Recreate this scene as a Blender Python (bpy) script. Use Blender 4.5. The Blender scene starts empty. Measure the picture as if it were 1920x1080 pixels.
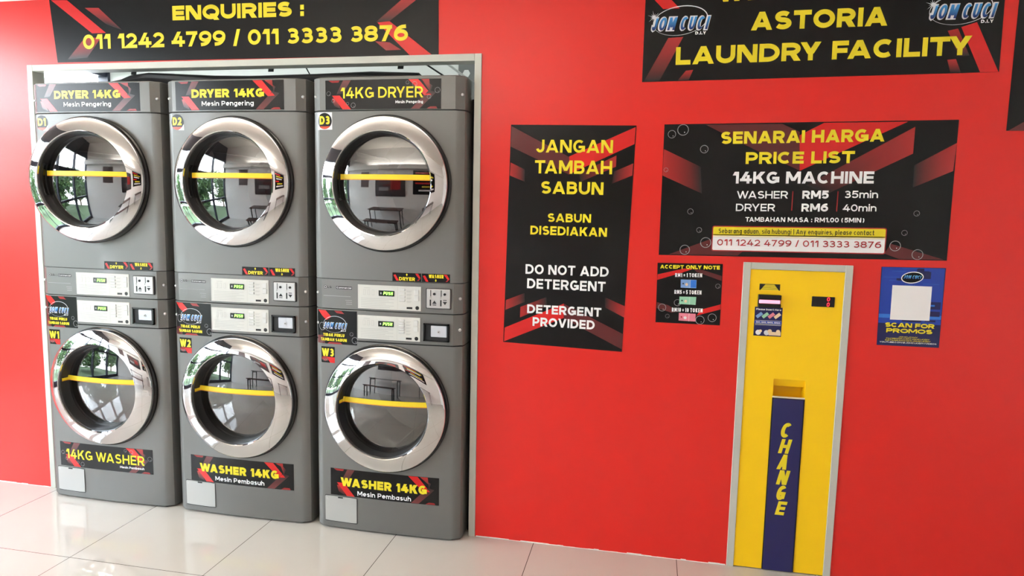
import bpy, math, random
from mathutils import Matrix, Vector

random.seed(7)
scene = bpy.context.scene
COL = scene.collection

# ------------------------------------------------------------------ camera
cam_data = bpy.data.cameras.new('camera')
cam_data.sensor_width = 36.0
cam_data.lens = 1279.6955 / 1920 * 36.0
cam_data.clip_start = 0.05
cam = bpy.data.objects.new('camera', cam_data)
COL.objects.link(cam)
RIGHT = Vector((0.98012704, 0.19735697, 0.02003046))
DOWN = Vector((0.04159328, -0.10572687, -0.99352495))
FWD = Vector((-0.19396131, 0.9746138, -0.11183449))
m3 = Matrix((RIGHT, -DOWN, -FWD)).transposed()
cam.matrix_world = Matrix.Translation((2.99150589, -2.87796442, 1.47369862)) @ m3.to_4x4()
scene.camera = cam

# ------------------------------------------------------------------ sky, exposure
world = bpy.data.worlds.new('overcast_sky')
scene.world = world
world.use_nodes = True
wn, wl = world.node_tree.nodes, world.node_tree.links
bg = wn['Background']
geo = wn.new('ShaderNodeTexCoord')
sep = wn.new('ShaderNodeSeparateXYZ')
ramp = wn.new('ShaderNodeValToRGB')
ramp.color_ramp.elements[0].position = 0.0
ramp.color_ramp.elements[0].color = (0.90, 0.94, 1.0, 1)
ramp.color_ramp.elements[1].position = 0.8
ramp.color_ramp.elements[1].color = (0.72, 0.84, 1.0, 1)
wl.new(geo.outputs['Generated'], sep.inputs[0])
wl.new(sep.outputs['Z'], ramp.inputs[0])
wl.new(ramp.outputs[0], bg.inputs['Color'])
bg.inputs['Strength'].default_value = 4.7
scene.view_settings.view_transform = 'Standard'
scene.view_settings.look = 'None'
scene.view_settings.gamma = 1.0
scene.view_settings.use_curve_mapping = False
scene.view_settings.exposure = 2.47
scene.cycles.use_denoising = True
scene.cycles.max_bounces = 10
scene.cycles.diffuse_bounces = 6
scene.cycles.glossy_bounces = 6
scene.cycles.transparent_max_bounces = 12
scene.cycles.sample_clamp_indirect = 8.0

ROOM_X0, ROOM_X1, ROOM_Y0, BACK_Y1, CEIL = -2.2, 5.6, -4.6, 3.0, 3.4


def portal(name, loc, rot, sx, sy):
    d = bpy.data.lights.new(name, 'AREA')
    d.shape = 'RECTANGLE'
    d.size, d.size_y = sx, sy
    d.cycles.is_portal = True
    o = bpy.data.objects.new(name, d)
    o.location, o.rotation_euler = loc, rot
    COL.objects.link(o)


# daylight enters through the glazed wall: sampling portals just outside it
portal('window_daylight', (ROOM_X0 - 0.25, -2.45, 1.45), (0, -math.pi / 2, 0), 2.9, 4.5)
portal('rear_window_daylight', (ROOM_X0 - 0.25, 1.55, 1.45), (0, -math.pi / 2, 0), 2.9, 3.0)

# unseen fill lamps added to brighten the room by way of the ceiling
for name, loc, sx, sy in (('added_fill_lamp', (.6, ROOM_Y0 + .13, 2.50), 2.8, .12), ('added_rear_fill_lamp', (.5, -.13, 2.74), 4.4, .12)):
    d = bpy.data.lights.new(name, 'AREA')
    d.shape = 'RECTANGLE'
    d.size, d.size_y = sx, sy
    d.energy = 9.0 if loc[1] < -1 else 47.0
    d.color = (1.0, 0.95, 0.88)
    o = bpy.data.objects.new(name, d)
    o.location, o.rotation_euler = loc, (math.pi, 0, 0)
    COL.objects.link(o)


# ------------------------------------------------------------------ materials
def lin(c):
    return tuple(((x / 255) / 12.92 if x / 255 <= 0.04045 else ((x / 255 + 0.055) / 1.055) ** 2.4) for x in c) + (1.0,)


MATS = {}


def mat(name, rgb, rough=0.5, metal=0.0, emit=0.0, spec=0.5, coat=0.0):
    if name in MATS:
        return MATS[name]
    m = bpy.data.materials.new(name)
    m.use_nodes = True
    b = m.node_tree.nodes['Principled BSDF']
    b.inputs['Base Color'].default_value = lin(rgb)
    b.inputs['Roughness'].default_value = rough
    b.inputs['Metallic'].default_value = metal
    b.inputs['Specular IOR Level'].default_value = spec
    b.inputs['Coat Weight'].default_value = coat
    b.inputs['Coat Roughness'].default_value = 0.08
    if emit:
        b.inputs['Emission Color'].default_value = lin(rgb)
        b.inputs['Emission Strength'].default_value = emit
    MATS[name] = m
    return m


def bump(m, scale, strength, dist=0.002, detail=3.0):
    nt = m.node_tree
    tc = nt.nodes.new('ShaderNodeTexCoord')
    n = nt.nodes.new('ShaderNodeTexNoise')
    n.inputs['Scale'].default_value = scale
    n.inputs['Detail'].default_value = detail
    bp = nt.nodes.new('ShaderNodeBump')
    bp.inputs['Strength'].default_value = strength
    bp.inputs['Distance'].default_value = dist
    nt.links.new(tc.outputs['Object'], n.inputs['Vector'])
    nt.links.new(n.outputs['Fac'], bp.inputs['Height'])
    nt.links.new(bp.outputs['Normal'], nt.nodes['Principled BSDF'].inputs['Normal'])
    return m


M_RED = bump(mat('red_wall_paint', (222, 38, 31), 0.28, spec=0.5), 35, 0.06)
M_WHITE = bump(mat('white_wall_paint', (228, 227, 224), 0.6), 60, 0.05)
M_CEIL = mat('ceiling_paint', (204, 198, 190), 0.8)
M_TRIM = mat('grey_aluminium_trim', (196, 198, 190), 0.45, 0.1)
M_BODY = bump(mat('silver_grey_paint', (116, 116, 114), 0.44, 0.45, coat=0.15), 900, 0.05, 0.0004)
M_DARK = mat('black_seam', (14, 14, 15), 0.6)
M_CHROME = mat('chrome', (216, 216, 218), 0.035, 1.0)
M_BLACKGLOSS = mat('black_gloss_plastic', (12, 12, 13), 0.18)
M_GASKET = mat('dark_grey_rubber', (38, 38, 40), 0.3)
M_STEEL = bump(mat('drum_steel', (120, 120, 122), 0.3, 0.9), 60, 0.3)
M_PANEL = mat('pale_keypad_plastic', (206, 207, 203), 0.35)
M_PANELLINE = mat('keypad_print', (178, 180, 178), 0.5)
M_BTN = mat('pale_button', (205, 207, 206), 0.3)
M_LED = mat('green_led', (120, 255, 70), 0.4, emit=1.6)
M_REDLED = mat('red_led', (255, 25, 40), 0.4, emit=1.2)
M_PINK = mat('pink_lit_slot', (255, 150, 175), 0.35, emit=0.25)
M_STEELPLATE = mat('brushed_plate', (190, 190, 190), 0.35, 0.5)
M_TAPE = mat('yellow_tape', (240, 214, 42), 0.35)
M_TAPEEDGE = mat('orange_tape_print', (226, 150, 40), 0.4)
M_YEL = bump(mat('yellow_sheet_metal', (255, 208, 6), 0.38), 14, 0.05)
M_NAVY = mat('navy_panel', (34, 34, 92), 0.4)
M_VINYL = bump(mat('black_vinyl_print', (20, 19, 20), 0.24, spec=0.28), 90, 0.12, 0.0006)
P_RED = mat('red_print', (214, 30, 30), 0.25)
P_DIM = mat('maroon_print', (92, 34, 36), 0.25)
P_MID = mat('crimson_print', (150, 34, 36), 0.25)
P_YEL = mat('yellow_print', (232, 213, 36), 0.3)
P_WHITE = mat('white_print', (238, 238, 240), 0.3)
P_BLACK = mat('black_print', (28, 26, 26), 0.3)
P_DRED = mat('dark_red_print', (168, 28, 34), 0.3)
P_BUB = mat('bubble_outline_print', (150, 148, 150), 0.3)
P_SILVER = mat('silver_print', (214, 216, 222), 0.3)
P_ORANGE = mat('orange_print', (214, 70, 30), 0.3)
P_BLUE = mat('blue_print', (26, 62, 168), 0.25)
P_LBLUE = mat('light_blue_print', (48, 118, 214), 0.25)
P_NAVY = mat('navy_print', (22, 26, 84), 0.25)
P_NOTEB = mat('blue_note_print', (120, 160, 215), 0.4)
P_NOTEG = mat('green_note_print', (150, 205, 175), 0.4)
P_NOTEP = mat('pink_note_print', (225, 130, 150), 0.4)
P_CREAM = mat('cream_note_print', (232, 205, 170), 0.4)

# printed colour blends inside the sign artwork (stripes that run out into black, two-tone letters)
P_TINT = mat('blended_print', (200, 30, 30), 0.25)
_a = P_TINT.node_tree.nodes.new('ShaderNodeAttribute')
_a.attribute_name = 'tint'
P_TINT.node_tree.links.new(_a.outputs['Color'], P_TINT.node_tree.nodes['Principled BSDF'].inputs['Base Color'])

INK = {'R': P_RED, 'D': P_DIM, 'M': P_MID, 'Y': P_YEL, 'W': P_WHITE, 'K': P_BLACK, 'DR': P_DRED, 'B': P_BUB,
       'S': P_SILVER, 'T': P_TINT, 'V': M_VINYL, 'O': P_ORANGE, 'BL': P_BLUE, 'LB': P_LBLUE, 'N': P_NAVY,
       'nb': P_NOTEB, 'ng': P_NOTEG, 'np': P_NOTEP, 'nc': P_CREAM, 'P': M_PANEL, 'PL': M_PANELLINE, 'BT': M_BTN,
       'G': M_LED, 'RL': M_REDLED, 'DK': M_DARK, 'TY': M_TAPE, 'TO': M_TAPEEDGE}


def glass_mat(name, tint, refl):
    m = bpy.data.materials.new(name)
    m.use_nodes = True
    nt = m.node_tree
    nt.nodes.clear()
    out = nt.nodes.new('ShaderNodeOutputMaterial')
    mix = nt.nodes.new('ShaderNodeMixShader')
    tr = nt.nodes.new('ShaderNodeBsdfTransparent')
    tr.inputs[0].default_value = (*tint, 1)
    gl = nt.nodes.new('ShaderNodeBsdfGlossy')
    gl.inputs['Roughness'].default_value = 0.02
    lw = nt.nodes.new('ShaderNodeFresnel')
    lw.inputs['IOR'].default_value = 1.5
    ad = nt.nodes.new('ShaderNodeMath')
    ad.operation = 'ADD'
    ad.use_clamp = True
    ad.inputs[1].default_value = refl
    nt.links.new(lw.outputs[0], ad.inputs[0])
    nt.links.new(ad.outputs[0], mix.inputs[0])
    nt.links.new(tr.outputs[0], mix.inputs[1])
    nt.links.new(gl.outputs[0], mix.inputs[2])
    nt.links.new(mix.outputs[0], out.inputs[0])
    return m


M_DOORGLASS = glass_mat('dark_door_glass', (0.42, 0.42, 0.44), 0.17)
M_WINGLASS = glass_mat('window_glass', (0.93, 0.96, 0.95), 0.0)

# floor: large polished tiles with thin grout lines, laid square to the red wall
M_FLOOR = mat('polished_floor_tile', (200, 193, 184), 0.04, spec=0.6)
nt = M_FLOOR.node_tree
tc = nt.nodes.new('ShaderNodeTexCoord')
sx = nt.nodes.new('ShaderNodeSeparateXYZ')
nt.links.new(tc.outputs['Object'], sx.inputs[0])
prev = None
for ax, off in (('X', 0.053), ('Y', -0.583)):
    a = nt.nodes.new('ShaderNodeMath'); a.operation = 'SUBTRACT'; a.inputs[1].default_value = off - 0.622 * 40
    b_ = nt.nodes.new('ShaderNodeMath'); b_.operation = 'PINGPONG'; b_.inputs[1].default_value = 0.311
    c = nt.nodes.new('ShaderNodeMath'); c.operation = 'LESS_THAN'; c.inputs[1].default_value = 0.0014
    nt.links.new(sx.outputs[ax], a.inputs[0]); nt.links.new(a.outputs[0], b_.inputs[0]); nt.links.new(b_.outputs[0], c.inputs[0])
    if prev is None:
        prev = c
    else:
        mx = nt.nodes.new('ShaderNodeMath'); mx.operation = 'MAXIMUM'
        nt.links.new(prev.outputs[0], mx.inputs[0]); nt.links.new(c.outputs[0], mx.inputs[1]); prev = mx
noi = nt.nodes.new('ShaderNodeTexNoise'); noi.inputs['Scale'].default_value = 2.5; noi.inputs['Detail'].default_value = 4
nt.links.new(tc.outputs['Object'], noi.inputs['Vector'])
base = nt.nodes.new('ShaderNodeMix'); base.data_type = 'RGBA'
base.inputs['A'].default_value = lin((190, 187, 180)); base.inputs['B'].default_value = lin((182, 178, 170))
nt.links.new(noi.outputs['Fac'], base.inputs['Factor'])
gm = nt.nodes.new('ShaderNodeMix'); gm.data_type = 'RGBA'
gm.inputs['B'].default_value = lin((74, 66, 60))
nt.links.new(prev.outputs[0], gm.inputs['Factor']); nt.links.new(base.outputs['Result'], gm.inputs['A'])
nt.links.new(gm.outputs['Result'], nt.nodes['Principled BSDF'].inputs['Base Color'])


# ------------------------------------------------------------------ mesh builder
class MB:
    def __init__(s):
        s.v, s.f, s.m, s.mats, s.tint = [], [], [], [], {}

    def mi(s, m):
        if m not in s.mats:
            s.mats.append(m)
        return s.mats.index(m)

    def face(s, pts, m, cols=None):
        b = len(s.v)
        s.v += [tuple(p) for p in pts]
        if cols:
            for i, c in enumerate(cols):
                s.tint[b + i] = c
        s.f.append(tuple(range(b, b + len(pts))))
        s.m.append(s.mi(m))

    def add(s, verts, faces, m):
        b = len(s.v)
        s.v += [tuple(p) for p in verts]
        k = s.mi(m)
        for f in faces:
            s.f.append(tuple(b + i for i in f))
            s.m.append(k)

    def box(s, x0, x1, y0, y1, z0, z1, m, bev=0.0):
        if bev:
            # chamfered box: three nested rectangles joined
            c = bev
            xs, ys, zs = (x0, x1), (y0, y1), (z0, z1)
            vs, idx = [], {}
            for i in (0, 1):
                for j in (0, 1):
                    for k in (0, 1):
                        X, Y, Z = xs[i], ys[j], zs[k]
                        dx, dy, dz = (c if i == 0 else -c), (c if j == 0 else -c), (c if k == 0 else -c)
                        idx[i, j, k] = len(vs)
                        vs += [(X, Y + dy, Z + dz), (X + dx, Y, Z + dz), (X + dx, Y + dy, Z)]
            F = []
            for i in (0, 1):
                q = [idx[i, 0, 0], idx[i, 1, 0], idx[i, 1, 1], idx[i, 0, 1]]
                F.append(q if i else q[::-1])
                q = [idx[0, i, 0] + 1, idx[0, i, 1] + 1, idx[1, i, 1] + 1, idx[1, i, 0] + 1]
                F.append(q if i else q[::-1])
                q = [idx[0, 0, i] + 2, idx[1, 0, i] + 2, idx[1, 1, i] + 2, idx[0, 1, i] + 2]
                F.append(q if i else q[::-1])
            for a in (0, 1):
                for b in (0, 1):
                    F.append([idx[a, b, 0], idx[a, b, 1], idx[a, b, 1] + 1, idx[a, b, 0] + 1])
                    F.append([idx[a, 0, b], idx[a, 1, b], idx[a, 1, b] + 2, idx[a, 0, b] + 2])
                    F.append([idx[0, a, b] + 1, idx[1, a, b] + 1, idx[1, a, b] + 2, idx[0, a, b] + 2])
            for i in (0, 1):
                for j in (0, 1):
                    for k in (0, 1):
                        q = idx[i, j, k]
                        F.append([q, q + 1, q + 2])
            s.add(vs, F, m)
            return
        v = [(x0, y0, z0), (x1, y0, z0), (x1, y1, z0), (x0, y1, z0), (x0, y0, z1), (x1, y0, z1), (x1, y1, z1), (x0, y1, z1)]
        s.add(v, [(0, 3, 2, 1), (4, 5, 6, 7), (0, 1, 5, 4), (1, 2, 6, 5), (2, 3, 7, 6), (3, 0, 4, 7)], m)

    def lathe_y(s, prof, m, n=96, cx=0.0, cz=0.0, close=False):
        """revolve (r, y) about the y axis"""
        vs, F = [], []
        for r, y in prof:
            for i in range(n):
                a = 2 * math.pi * i / n
                vs.append((cx + r * math.cos(a), y, cz + r * math.sin(a)))
        L = len(prof)
        for j in range(L - 1 + (1 if close else 0)):
            for i in range(n):
                k = (i + 1) % n
                j2 = (j + 1) % L
                F.append((j * n + i, j * n + k, j2 * n + k, j2 * n + i))
        s.add(vs, F, m)

    def tube(s, pts, r, m, n=10, caps=True):
        pts = [Vector(p) for p in pts]
        rr = r if isinstance(r, (list, tuple)) else [r] * len(pts)
        vs, F = [], []
        for i, p in enumerate(pts):
            d = (pts[min(i + 1, len(pts) - 1)] - pts[max(i - 1, 0)]).normalized()
            up = Vector((0, 0, 1)) if abs(d.z) < 0.9 else Vector((1, 0, 0))
            a = d.cross(up).normalized(); b = a.cross(d).normalized()
            for k in range(n):
                t = 2 * math.pi * k / n
                vs.append(p + a * rr[i] * math.cos(t) + b * rr[i] * math.sin(t))
        for i in range(len(pts) - 1):
            for k in range(n):
                F.append((i * n + k, i * n + (k + 1) % n, (i + 1) * n + (k + 1) % n, (i + 1) * n + k))
        if caps:
            F.append(tuple(range(n))[::-1]); F.append(tuple((len(pts) - 1) * n + k for k in range(n)))
        s.add(vs, F, m)

    def cyl(s, c, r, h, axis, m, n=24):
        c = Vector(c)
        d = Vector({'x': (1, 0, 0), 'y': (0, 1, 0), 'z': (0, 0, 1)}[axis]) * h
        s.tube([c, c + d], r, m, n)

    def build(s, name, parent=None, smooth=False, loc=(0, 0, 0), weld=False):
        me = bpy.data.meshes.new(name)
        me.from_pydata([tuple(v) for v in s.v], [], s.f)
        for m in s.mats:
            me.materials.append(m)
        me.polygons.foreach_set('material_index', s.m)
        if s.tint:
            at = me.color_attributes.new('tint', 'FLOAT_COLOR', 'POINT')
            for i in range(len(s.v)):
                at.data[i].color = s.tint.get(i, (0.2, 0.2, 0.2, 1))
        me.validate()
        if weld:
            import bmesh
            b = bmesh.new(); b.from_mesh(me)
            bmesh.ops.remove_doubles(b, verts=b.verts, dist=1e-5)
            bmesh.ops.recalc_face_normals(b, faces=b.faces)
            b.to_mesh(me); b.free()
        me.update()
        if smooth:
            for p in me.polygons:
                p.use_smooth = True
            me.set_sharp_from_angle(angle=math.radians(28))
        o = bpy.data.objects.new(name, me)
        o.location = loc
        COL.objects.link(o)
        if parent:
            o.parent = parent
        return o


def tag(o, label=None, cat=None, group=None, kind=None):
    if label: o['label'] = label
    if cat: o['category'] = cat
    if group: o['group'] = group
    if kind: o['kind'] = kind
    return o


def thing(name, loc, label, cat, group=None):
    o = bpy.data.objects.new(name, None)
    o.empty_display_size = 0.05
    o.location = loc
    COL.objects.link(o)
    return tag(o, label, cat, group)


def struct(mb, name, **k):
    return tag(mb.build(name, **k), kind='structure')


# ------------------------------------------------------------------ lettering: heavy sans drawn from strokes
def _arc(cx, cy, rx, ry, a0, a1):
    n = max(3, int(abs(a1 - a0) / 15))
    return [(cx + rx * math.cos(math.radians(a0 + (a1 - a0) * i / n)), cy + ry * math.sin(math.radians(a0 + (a1 - a0) * i / n))) for i in range(n + 1)]


def S(*items):
    out = []
    for it in items:
        if it[0] == 'a':
            out += _arc(*it[1:])
        else:
            out.append(it)
    return ('s', out)


def D(x0, y0, x1, y1):
    return ('d', x0, y0, x1, y1)


A_ = 'a'
X_ = 0.70    # x-height
GLYPH = {
    'A': (1.08, [D(0, 0, .5, 1), D(1, 0, .5, 1), S((.26, .22), (.74, .22))]),
    'B': (.88, [S((0, 0), (0, 1), (.5, 1), (A_, .55, .77, .38, .23, 90, -90), (0, .54)), S((0, .54), (.6, .54), (A_, .62, .27, .38, .27, 90, -90), (0, 0))]),
    'C': (.95, [S((A_, .52, .5, .52, .5, 48, 312))]),
    'D': (.98, [S((0, 0), (0, 1), (.4, 1), (A_, .4, .5, .6, .5, 90, -90), (0, 0))]),
    'E': (.78, [S((1, 1), (0, 1), (0, 0), (1, 0)), S((0, .5), (.92, .5))]),
    'F': (.76, [S((1, 1), (0, 1), (0, 0)), S((0, .46), (.9, .46))]),
    'G': (1.0, [S((A_, .5, .5, .5, .5, 48, 330)), S((1, .12), (1, .44), (.58, .44))]),
    'H': (.94, [S((0, 0), (0, 1)), S((1, 0), (1, 1)), S((0, .5), (1, .5))]),
    'I': (0, [S((.5, 0), (.5, 1))]),
    'J': (.72, [S((1, 1), (1, .33), (A_, .5, .33, .5, .33, 0, -165))]),
    'K': (.96, [S((0, 0), (0, 1)), D(.1, .36, .97, 1), D(1, 0, .42, .62)]),
    'L': (.74, [S((0, 1), (0, 0), (1, 0))]),
    'M': (1.14, [S((0, 0), (0, 1)), S((1, 0), (1, 1)), D(.5, .22, 0, 1), D(.5, .22, 1, 1)]),
    'N': (.98, [S((0, 0), (0, 1)), S((1, 0), (1, 1)), D(1, 0, 0, 1)]),
    'O': (1.06, [S((A_, .5, .5, .5, .5, 0, 360))]),
    'P': (.86, [S((0, 0), (0, 1), (.5, 1), (A_, .52, .69, .48, .31, 90, -90), (0, .38))]),
    'Q': (1.06, [S((A_, .5, .5, .5, .5, 0, 360)), D(1, -.06, .6, .38)]),
    'R': (.92, [S((0, 0), (0, 1), (.5, 1), (A_, .52, .71, .44, .29, 90, -90), (0, .42)), D(1, 0, .5, .5)]),
    'S': (.86, [S((A_, .5, .76, .46, .24, 32, 260), (A_, .5, .26, .5, .26, 80, -150))]),
    'T': (.88, [S((0, 1), (1, 1)), S((.5, 1), (.5, 0))]),
    'U': (.94, [S((0, 1), (0, .42), (A_, .5, .42, .5, .42, 180, 360), (1, 1))]),
    'V': (1.04, [D(.5, 0, 0, 1), D(.5, 0, 1, 1)]),
    'W': (1.5, [D(.27, 0, 0, 1), D(.27, 0, .5, 1), D(.73, 0, .5, 1), D(.73, 0, 1, 1)]),
    'X': (.98, [D(0, 0, 1, 1), D(1, 0, 0, 1)]),
    'Y': (.98, [D(.5, .36, 0, 1), D(.5, .36, 1, 1), S((.5, 0), (.5, .42))]),
    'Z': (.86, [S((0, 1), (1, 1)), S((0, 0), (1, 0)), D(.03, .05, .97, .95)]),
    '0': (.86, [S((A_, .5, .5, .5, .5, 0, 360))]),
    '1': (.5, [S((1, 0), (1, 1)), D(0, .68, .8, 1)]),
    '2': (.82, [S((A_, .5, .68, .48, .32, 165, -30), (.06, 0), (1, 0))]),
    '3': (.82, [S((A_, .47, .76, .44, .24, 150, -90)), S((A_, .5, .27, .5, .27, 95, -150))]),
    '4': (.94, [D(.02, .26, .62, 1), S((0, .25), (1, .25)), S((.74, 0), (.74, .62))]),
    '5': (.82, [S((.94, 1), (.14, 1), (.08, .56), (A_, .46, .32, .52, .32, 110, -150))]),
    '6': (.86, [S((A_, .5, .32, .5, .32, 0, 360)), S((A_, .78, .36, .78, .64, 88, 178))]),
    '7': (.8, [S((0, 1), (.96, 1)), D(.24, 0, .98, .98)]),
    '8': (.86, [S((A_, .5, .77, .44, .23, 0, 360)), S((A_, .5, .27, .5, .27, 0, 360))]),
    '9': (.86, [S((A_, .5, .68, .5, .32, 0, 360)), S((A_, .22, .64, .78, .64, -92, 2))]),
    'a': (.74, [S((A_, .46, X_ / 2, .46, X_ / 2, 0, 360)), S((1, 0), (1, X_))]),
    'b': (.76, [S((A_, .52, X_ / 2, .48, X_ / 2, 0, 360)), S((0, 0), (0, 1.05))]),
    'c': (.7, [S((A_, .54, X_ / 2, .54, X_ / 2, 50, 310))]),
    'd': (.76, [S((A_, .48, X_ / 2, .48, X_ / 2, 0, 360)), S((1, 0), (1, 1.05))]),
    'e': (.76, [S((1, X_ / 2), (A_, .5, X_ / 2, .5, X_ / 2, 0, 315)), S((.1, X_ / 2), (1, X_ / 2))]),
    'f': (.5, [S((1, 1.02), (.6, 1.02), (.4, .85), (.4, 0)), S((0, X_), (1, X_))]),
    'g': (.76, [S((A_, .48, X_ / 2, .48, X_ / 2, 0, 360)), S((1, X_), (1, -.12), (A_, .55, -.12, .45, .2, 0, -150))]),
    'h': (.74, [S((0, 0), (0, 1.05)), S((0, X_ - .3), (A_, .5, X_ - .3, .5, .3, 180, 0), (1, 0))]),
    'i': (0, [S((.5, 0), (.5, X_)), S((.5, 1.02), (.5, 1.06))]),
    'k': (.74, [S((0, 0), (0, 1.05)), D(.1, .24, .95, .76), D(1, 0, .4, .46)]),
    'l': (0, [S((.5, 0), (.5, 1.05))]),
    'm': (1.16, [S((0, 0), (0, X_)), S((0, X_ - .28), (A_, .25, X_ - .28, .25, .28, 180, 0), (.5, 0)), S((.5, X_ - .28), (A_, .75, X_ - .28, .25, .28, 180, 0), (1, 0))]),
    'n': (.74, [S((0, 0), (0, X_)), S((0, X_ - .3), (A_, .5, X_ - .3, .5, .3, 180, 0), (1, 0))]),
    'o': (.78, [S((A_, .5, X_ / 2, .5, X_ / 2, 0, 360))]),
    'p': (.76, [S((A_, .52, X_ / 2, .48, X_ / 2, 0, 360)), S((0, X_), (0, -.3))]),
    'q': (.76, [S((A_, .48, X_ / 2, .48, X_ / 2, 0, 360)), S((1, X_), (1, -.3))]),
    'r': (.5, [S((0, 0), (0, X_)), S((0, X_ - .3), (A_, .7, X_ - .3, .7, .3, 180, 75))]),
    's': (.66, [S((A_, .5, X_ * .77, .46, X_ * .23, 30, 260), (A_, .5, X_ * .26, .5, X_ * .26, 80, -150))]),
    't': (.52, [S((.4, 1), (.4, .15), (.6, 0), (1, 0)), S((0, X_), (.95, X_))]),
    'u': (.74, [S((0, X_), (0, .3), (A_, .5, .3, .5, .3, 180, 360)), S((1, 0), (1, X_))]),
    'y': (.78, [D(.5, -.02, 0, X_ + .08), D(.2, -.36, 1, X_ + .08)]),
    ':': (0, [S((.5, .0), (.5, .06)), S((.5, .60), (.5, .66))]),
    '.': (0, [S((.5, -.03), (.5, .03))]),
    ',': (.12, [D(0, -.18, .9, .2)]),
    '/': (.5, [D(0, -.05, 1, 1.05)]),
    '|': (0, [S((.5, -.1), (.5, 1.05))]),
    '=': (.62, [S((0, .26), (1, .26)), S((0, .66), (1, .66))]),
    '-': (.4, [S((0, .45), (1, .45))]),
    '(': (.52, [S((A_, 1.3, .45, 1.3, .72, 128, 232))]),
    ')': (.52, [S((A_, -.3, .45, 1.3, .72, 52, -52))]),
    '@': (1.1, [S((A_, .5, .45, .5, .5, -30, 290)), S((A_, .5, .45, .22, .24, 0, 360))]),
}


def _ribbon(pts, t):
    """mitred ribbon (quads) of width t along 2-D points, square caps"""
    P = [Vector(p) for p in pts]
    Q = [P[0]]
    for p in P[1:]:
        if (p - Q[-1]).length > 1e-5:
            Q.append(p)
    closed = len(Q) > 3 and (Q[0] - Q[-1]).length < 1e-4
    if closed:
        Q = Q[:-1]
    n = len(Q)
    L, R = [], []
    for i in range(n):
        if closed:
            d0 = (Q[i] - Q[i - 1]).normalized(); d1 = (Q[(i + 1) % n] - Q[i]).normalized()
        else:
            d0 = (Q[i] - Q[i - 1]).normalized() if i else (Q[1] - Q[0]).normalized()
            d1 = (Q[i + 1] - Q[i]).normalized() if i < n - 1 else d0
        n0 = Vector((-d0.y, d0.x)); n1 = Vector((-d1.y, d1.x))
        m = n0 + n1
        m = m / max(m.length_squared, 0.35) * 2 if m.length > 1e-6 else n0
        p = Q[i].copy()
        if not closed and i == 0:
            p -= d1 * (t / 2 if max(abs(d1.x), abs(d1.y)) > .995 else 0)
        if not closed and i == n - 1:
            p += d0 * (t / 2 if max(abs(d0.x), abs(d0.y)) > .995 else 0)
        L.append(p + m * t / 2); R.append(p - m * t / 2)
    out = []
    for i in range(n if closed else n - 1):
        k = (i + 1) % n
        out.append([R[i], R[k], L[k], L[i]])
    return out


def text_quads(txt, width, h, t=0.22, gap=0.12, space=0.42, shear=0.0, fill=True, wf=None):
    """quads of a line of lettering, lower-left at the origin; glyph widths stretched so the line is `width` long"""
    tt = {c: t for c in txt}

    def kern(i):
        return -.15 if txt[i:i + 2] in ('WA', 'AW', 'AT', 'TA', 'LT', 'LY', 'AY', 'YA', 'AV', 'FA', 'PA', 'RY', 'TY') else 0

    def total(k):
        x = 0
        for i, c in enumerate(txt):
            if c == ' ':
                x += space * k
            else:
                x += max(GLYPH[c][0] * k, t) + gap + kern(i)
        return x - gap
    if width is None:
        k = 1.0 if wf is None else wf
    else:
        lo, hi = 0.05, 4.0
        for _ in range(40):
            k = (lo + hi) / 2
            if total(k) * h < width: lo = k
            else: hi = k
        k = (lo + hi) / 2
    x, out = 0.0, []
    for ci, c in enumerate(txt):
        if c == ' ':
            x += space * k
            continue
        w, ops = GLYPH[c]
        w = max(w * k, t)
        oi = 0
        for op in ops:
            if op[0] == 's':
                pts = [(x + t / 2 + u * (w - t), t / 2 + v * (1 - t)) for u, v in op[1]]
                qs = _ribbon(pts, t)
            else:
                _, x0, y0, x1, y1 = op
                dx, dy = (x1 - x0) * w, (y1 - y0)
                ht = t * min(1.9, math.sqrt(dx * dx * .9 + dy * dy) / max(abs(dy), .15))
                ht = min(ht, w * .6)
                a = x + ht / 2 + x0 * (w - ht); b = x + ht / 2 + x1 * (w - ht)
                qs = [[Vector((a - ht / 2, y0)), Vector((a + ht / 2, y0)), Vector((b + ht / 2, y1)), Vector((b - ht / 2, y1))]]
            for q in qs:
                oi += 1
                out.append((oi, [((p.x + shear * p.y) * h, p.y * h) for p in q]))
        x += w + gap + kern(ci)
    return out


FACE_CUTS = [-.305, .305] + [-.28 + .04 * i for i in range(15)]


def split_x(pts, cols, cuts):
    """cut a flat polygon along upright lines so that it can follow a bowed front"""
    pieces = [(list(pts), list(cols) if cols else None)]
    for c in cuts:
        nxt = []
        for P, K in pieces:
            xs = [q[0] for q in P]
            if min(xs) >= c - 1e-6 or max(xs) <= c + 1e-6:
                nxt.append((P, K))
                continue
            for sgn in (1, -1):
                A, B = [], []
                for i in range(len(P)):
                    p, q = P[i], P[(i + 1) % len(P)]
                    ip, iq = (p[0] - c) * sgn >= 0, (q[0] - c) * sgn >= 0
                    if ip:
                        A.append(p)
                        if K: B.append(K[i])
                    if ip != iq:
                        t = (c - p[0]) / (q[0] - p[0])
                        A.append((c, p[1] + t * (q[1] - p[1])))
                        if K: B.append(tuple(K[i][j] + t * (K[(i + 1) % len(P)][j] - K[i][j]) for j in range(4)))
                if len(A) > 2:
                    nxt.append((A, B if K else None))
        pieces = nxt
    return pieces


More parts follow.
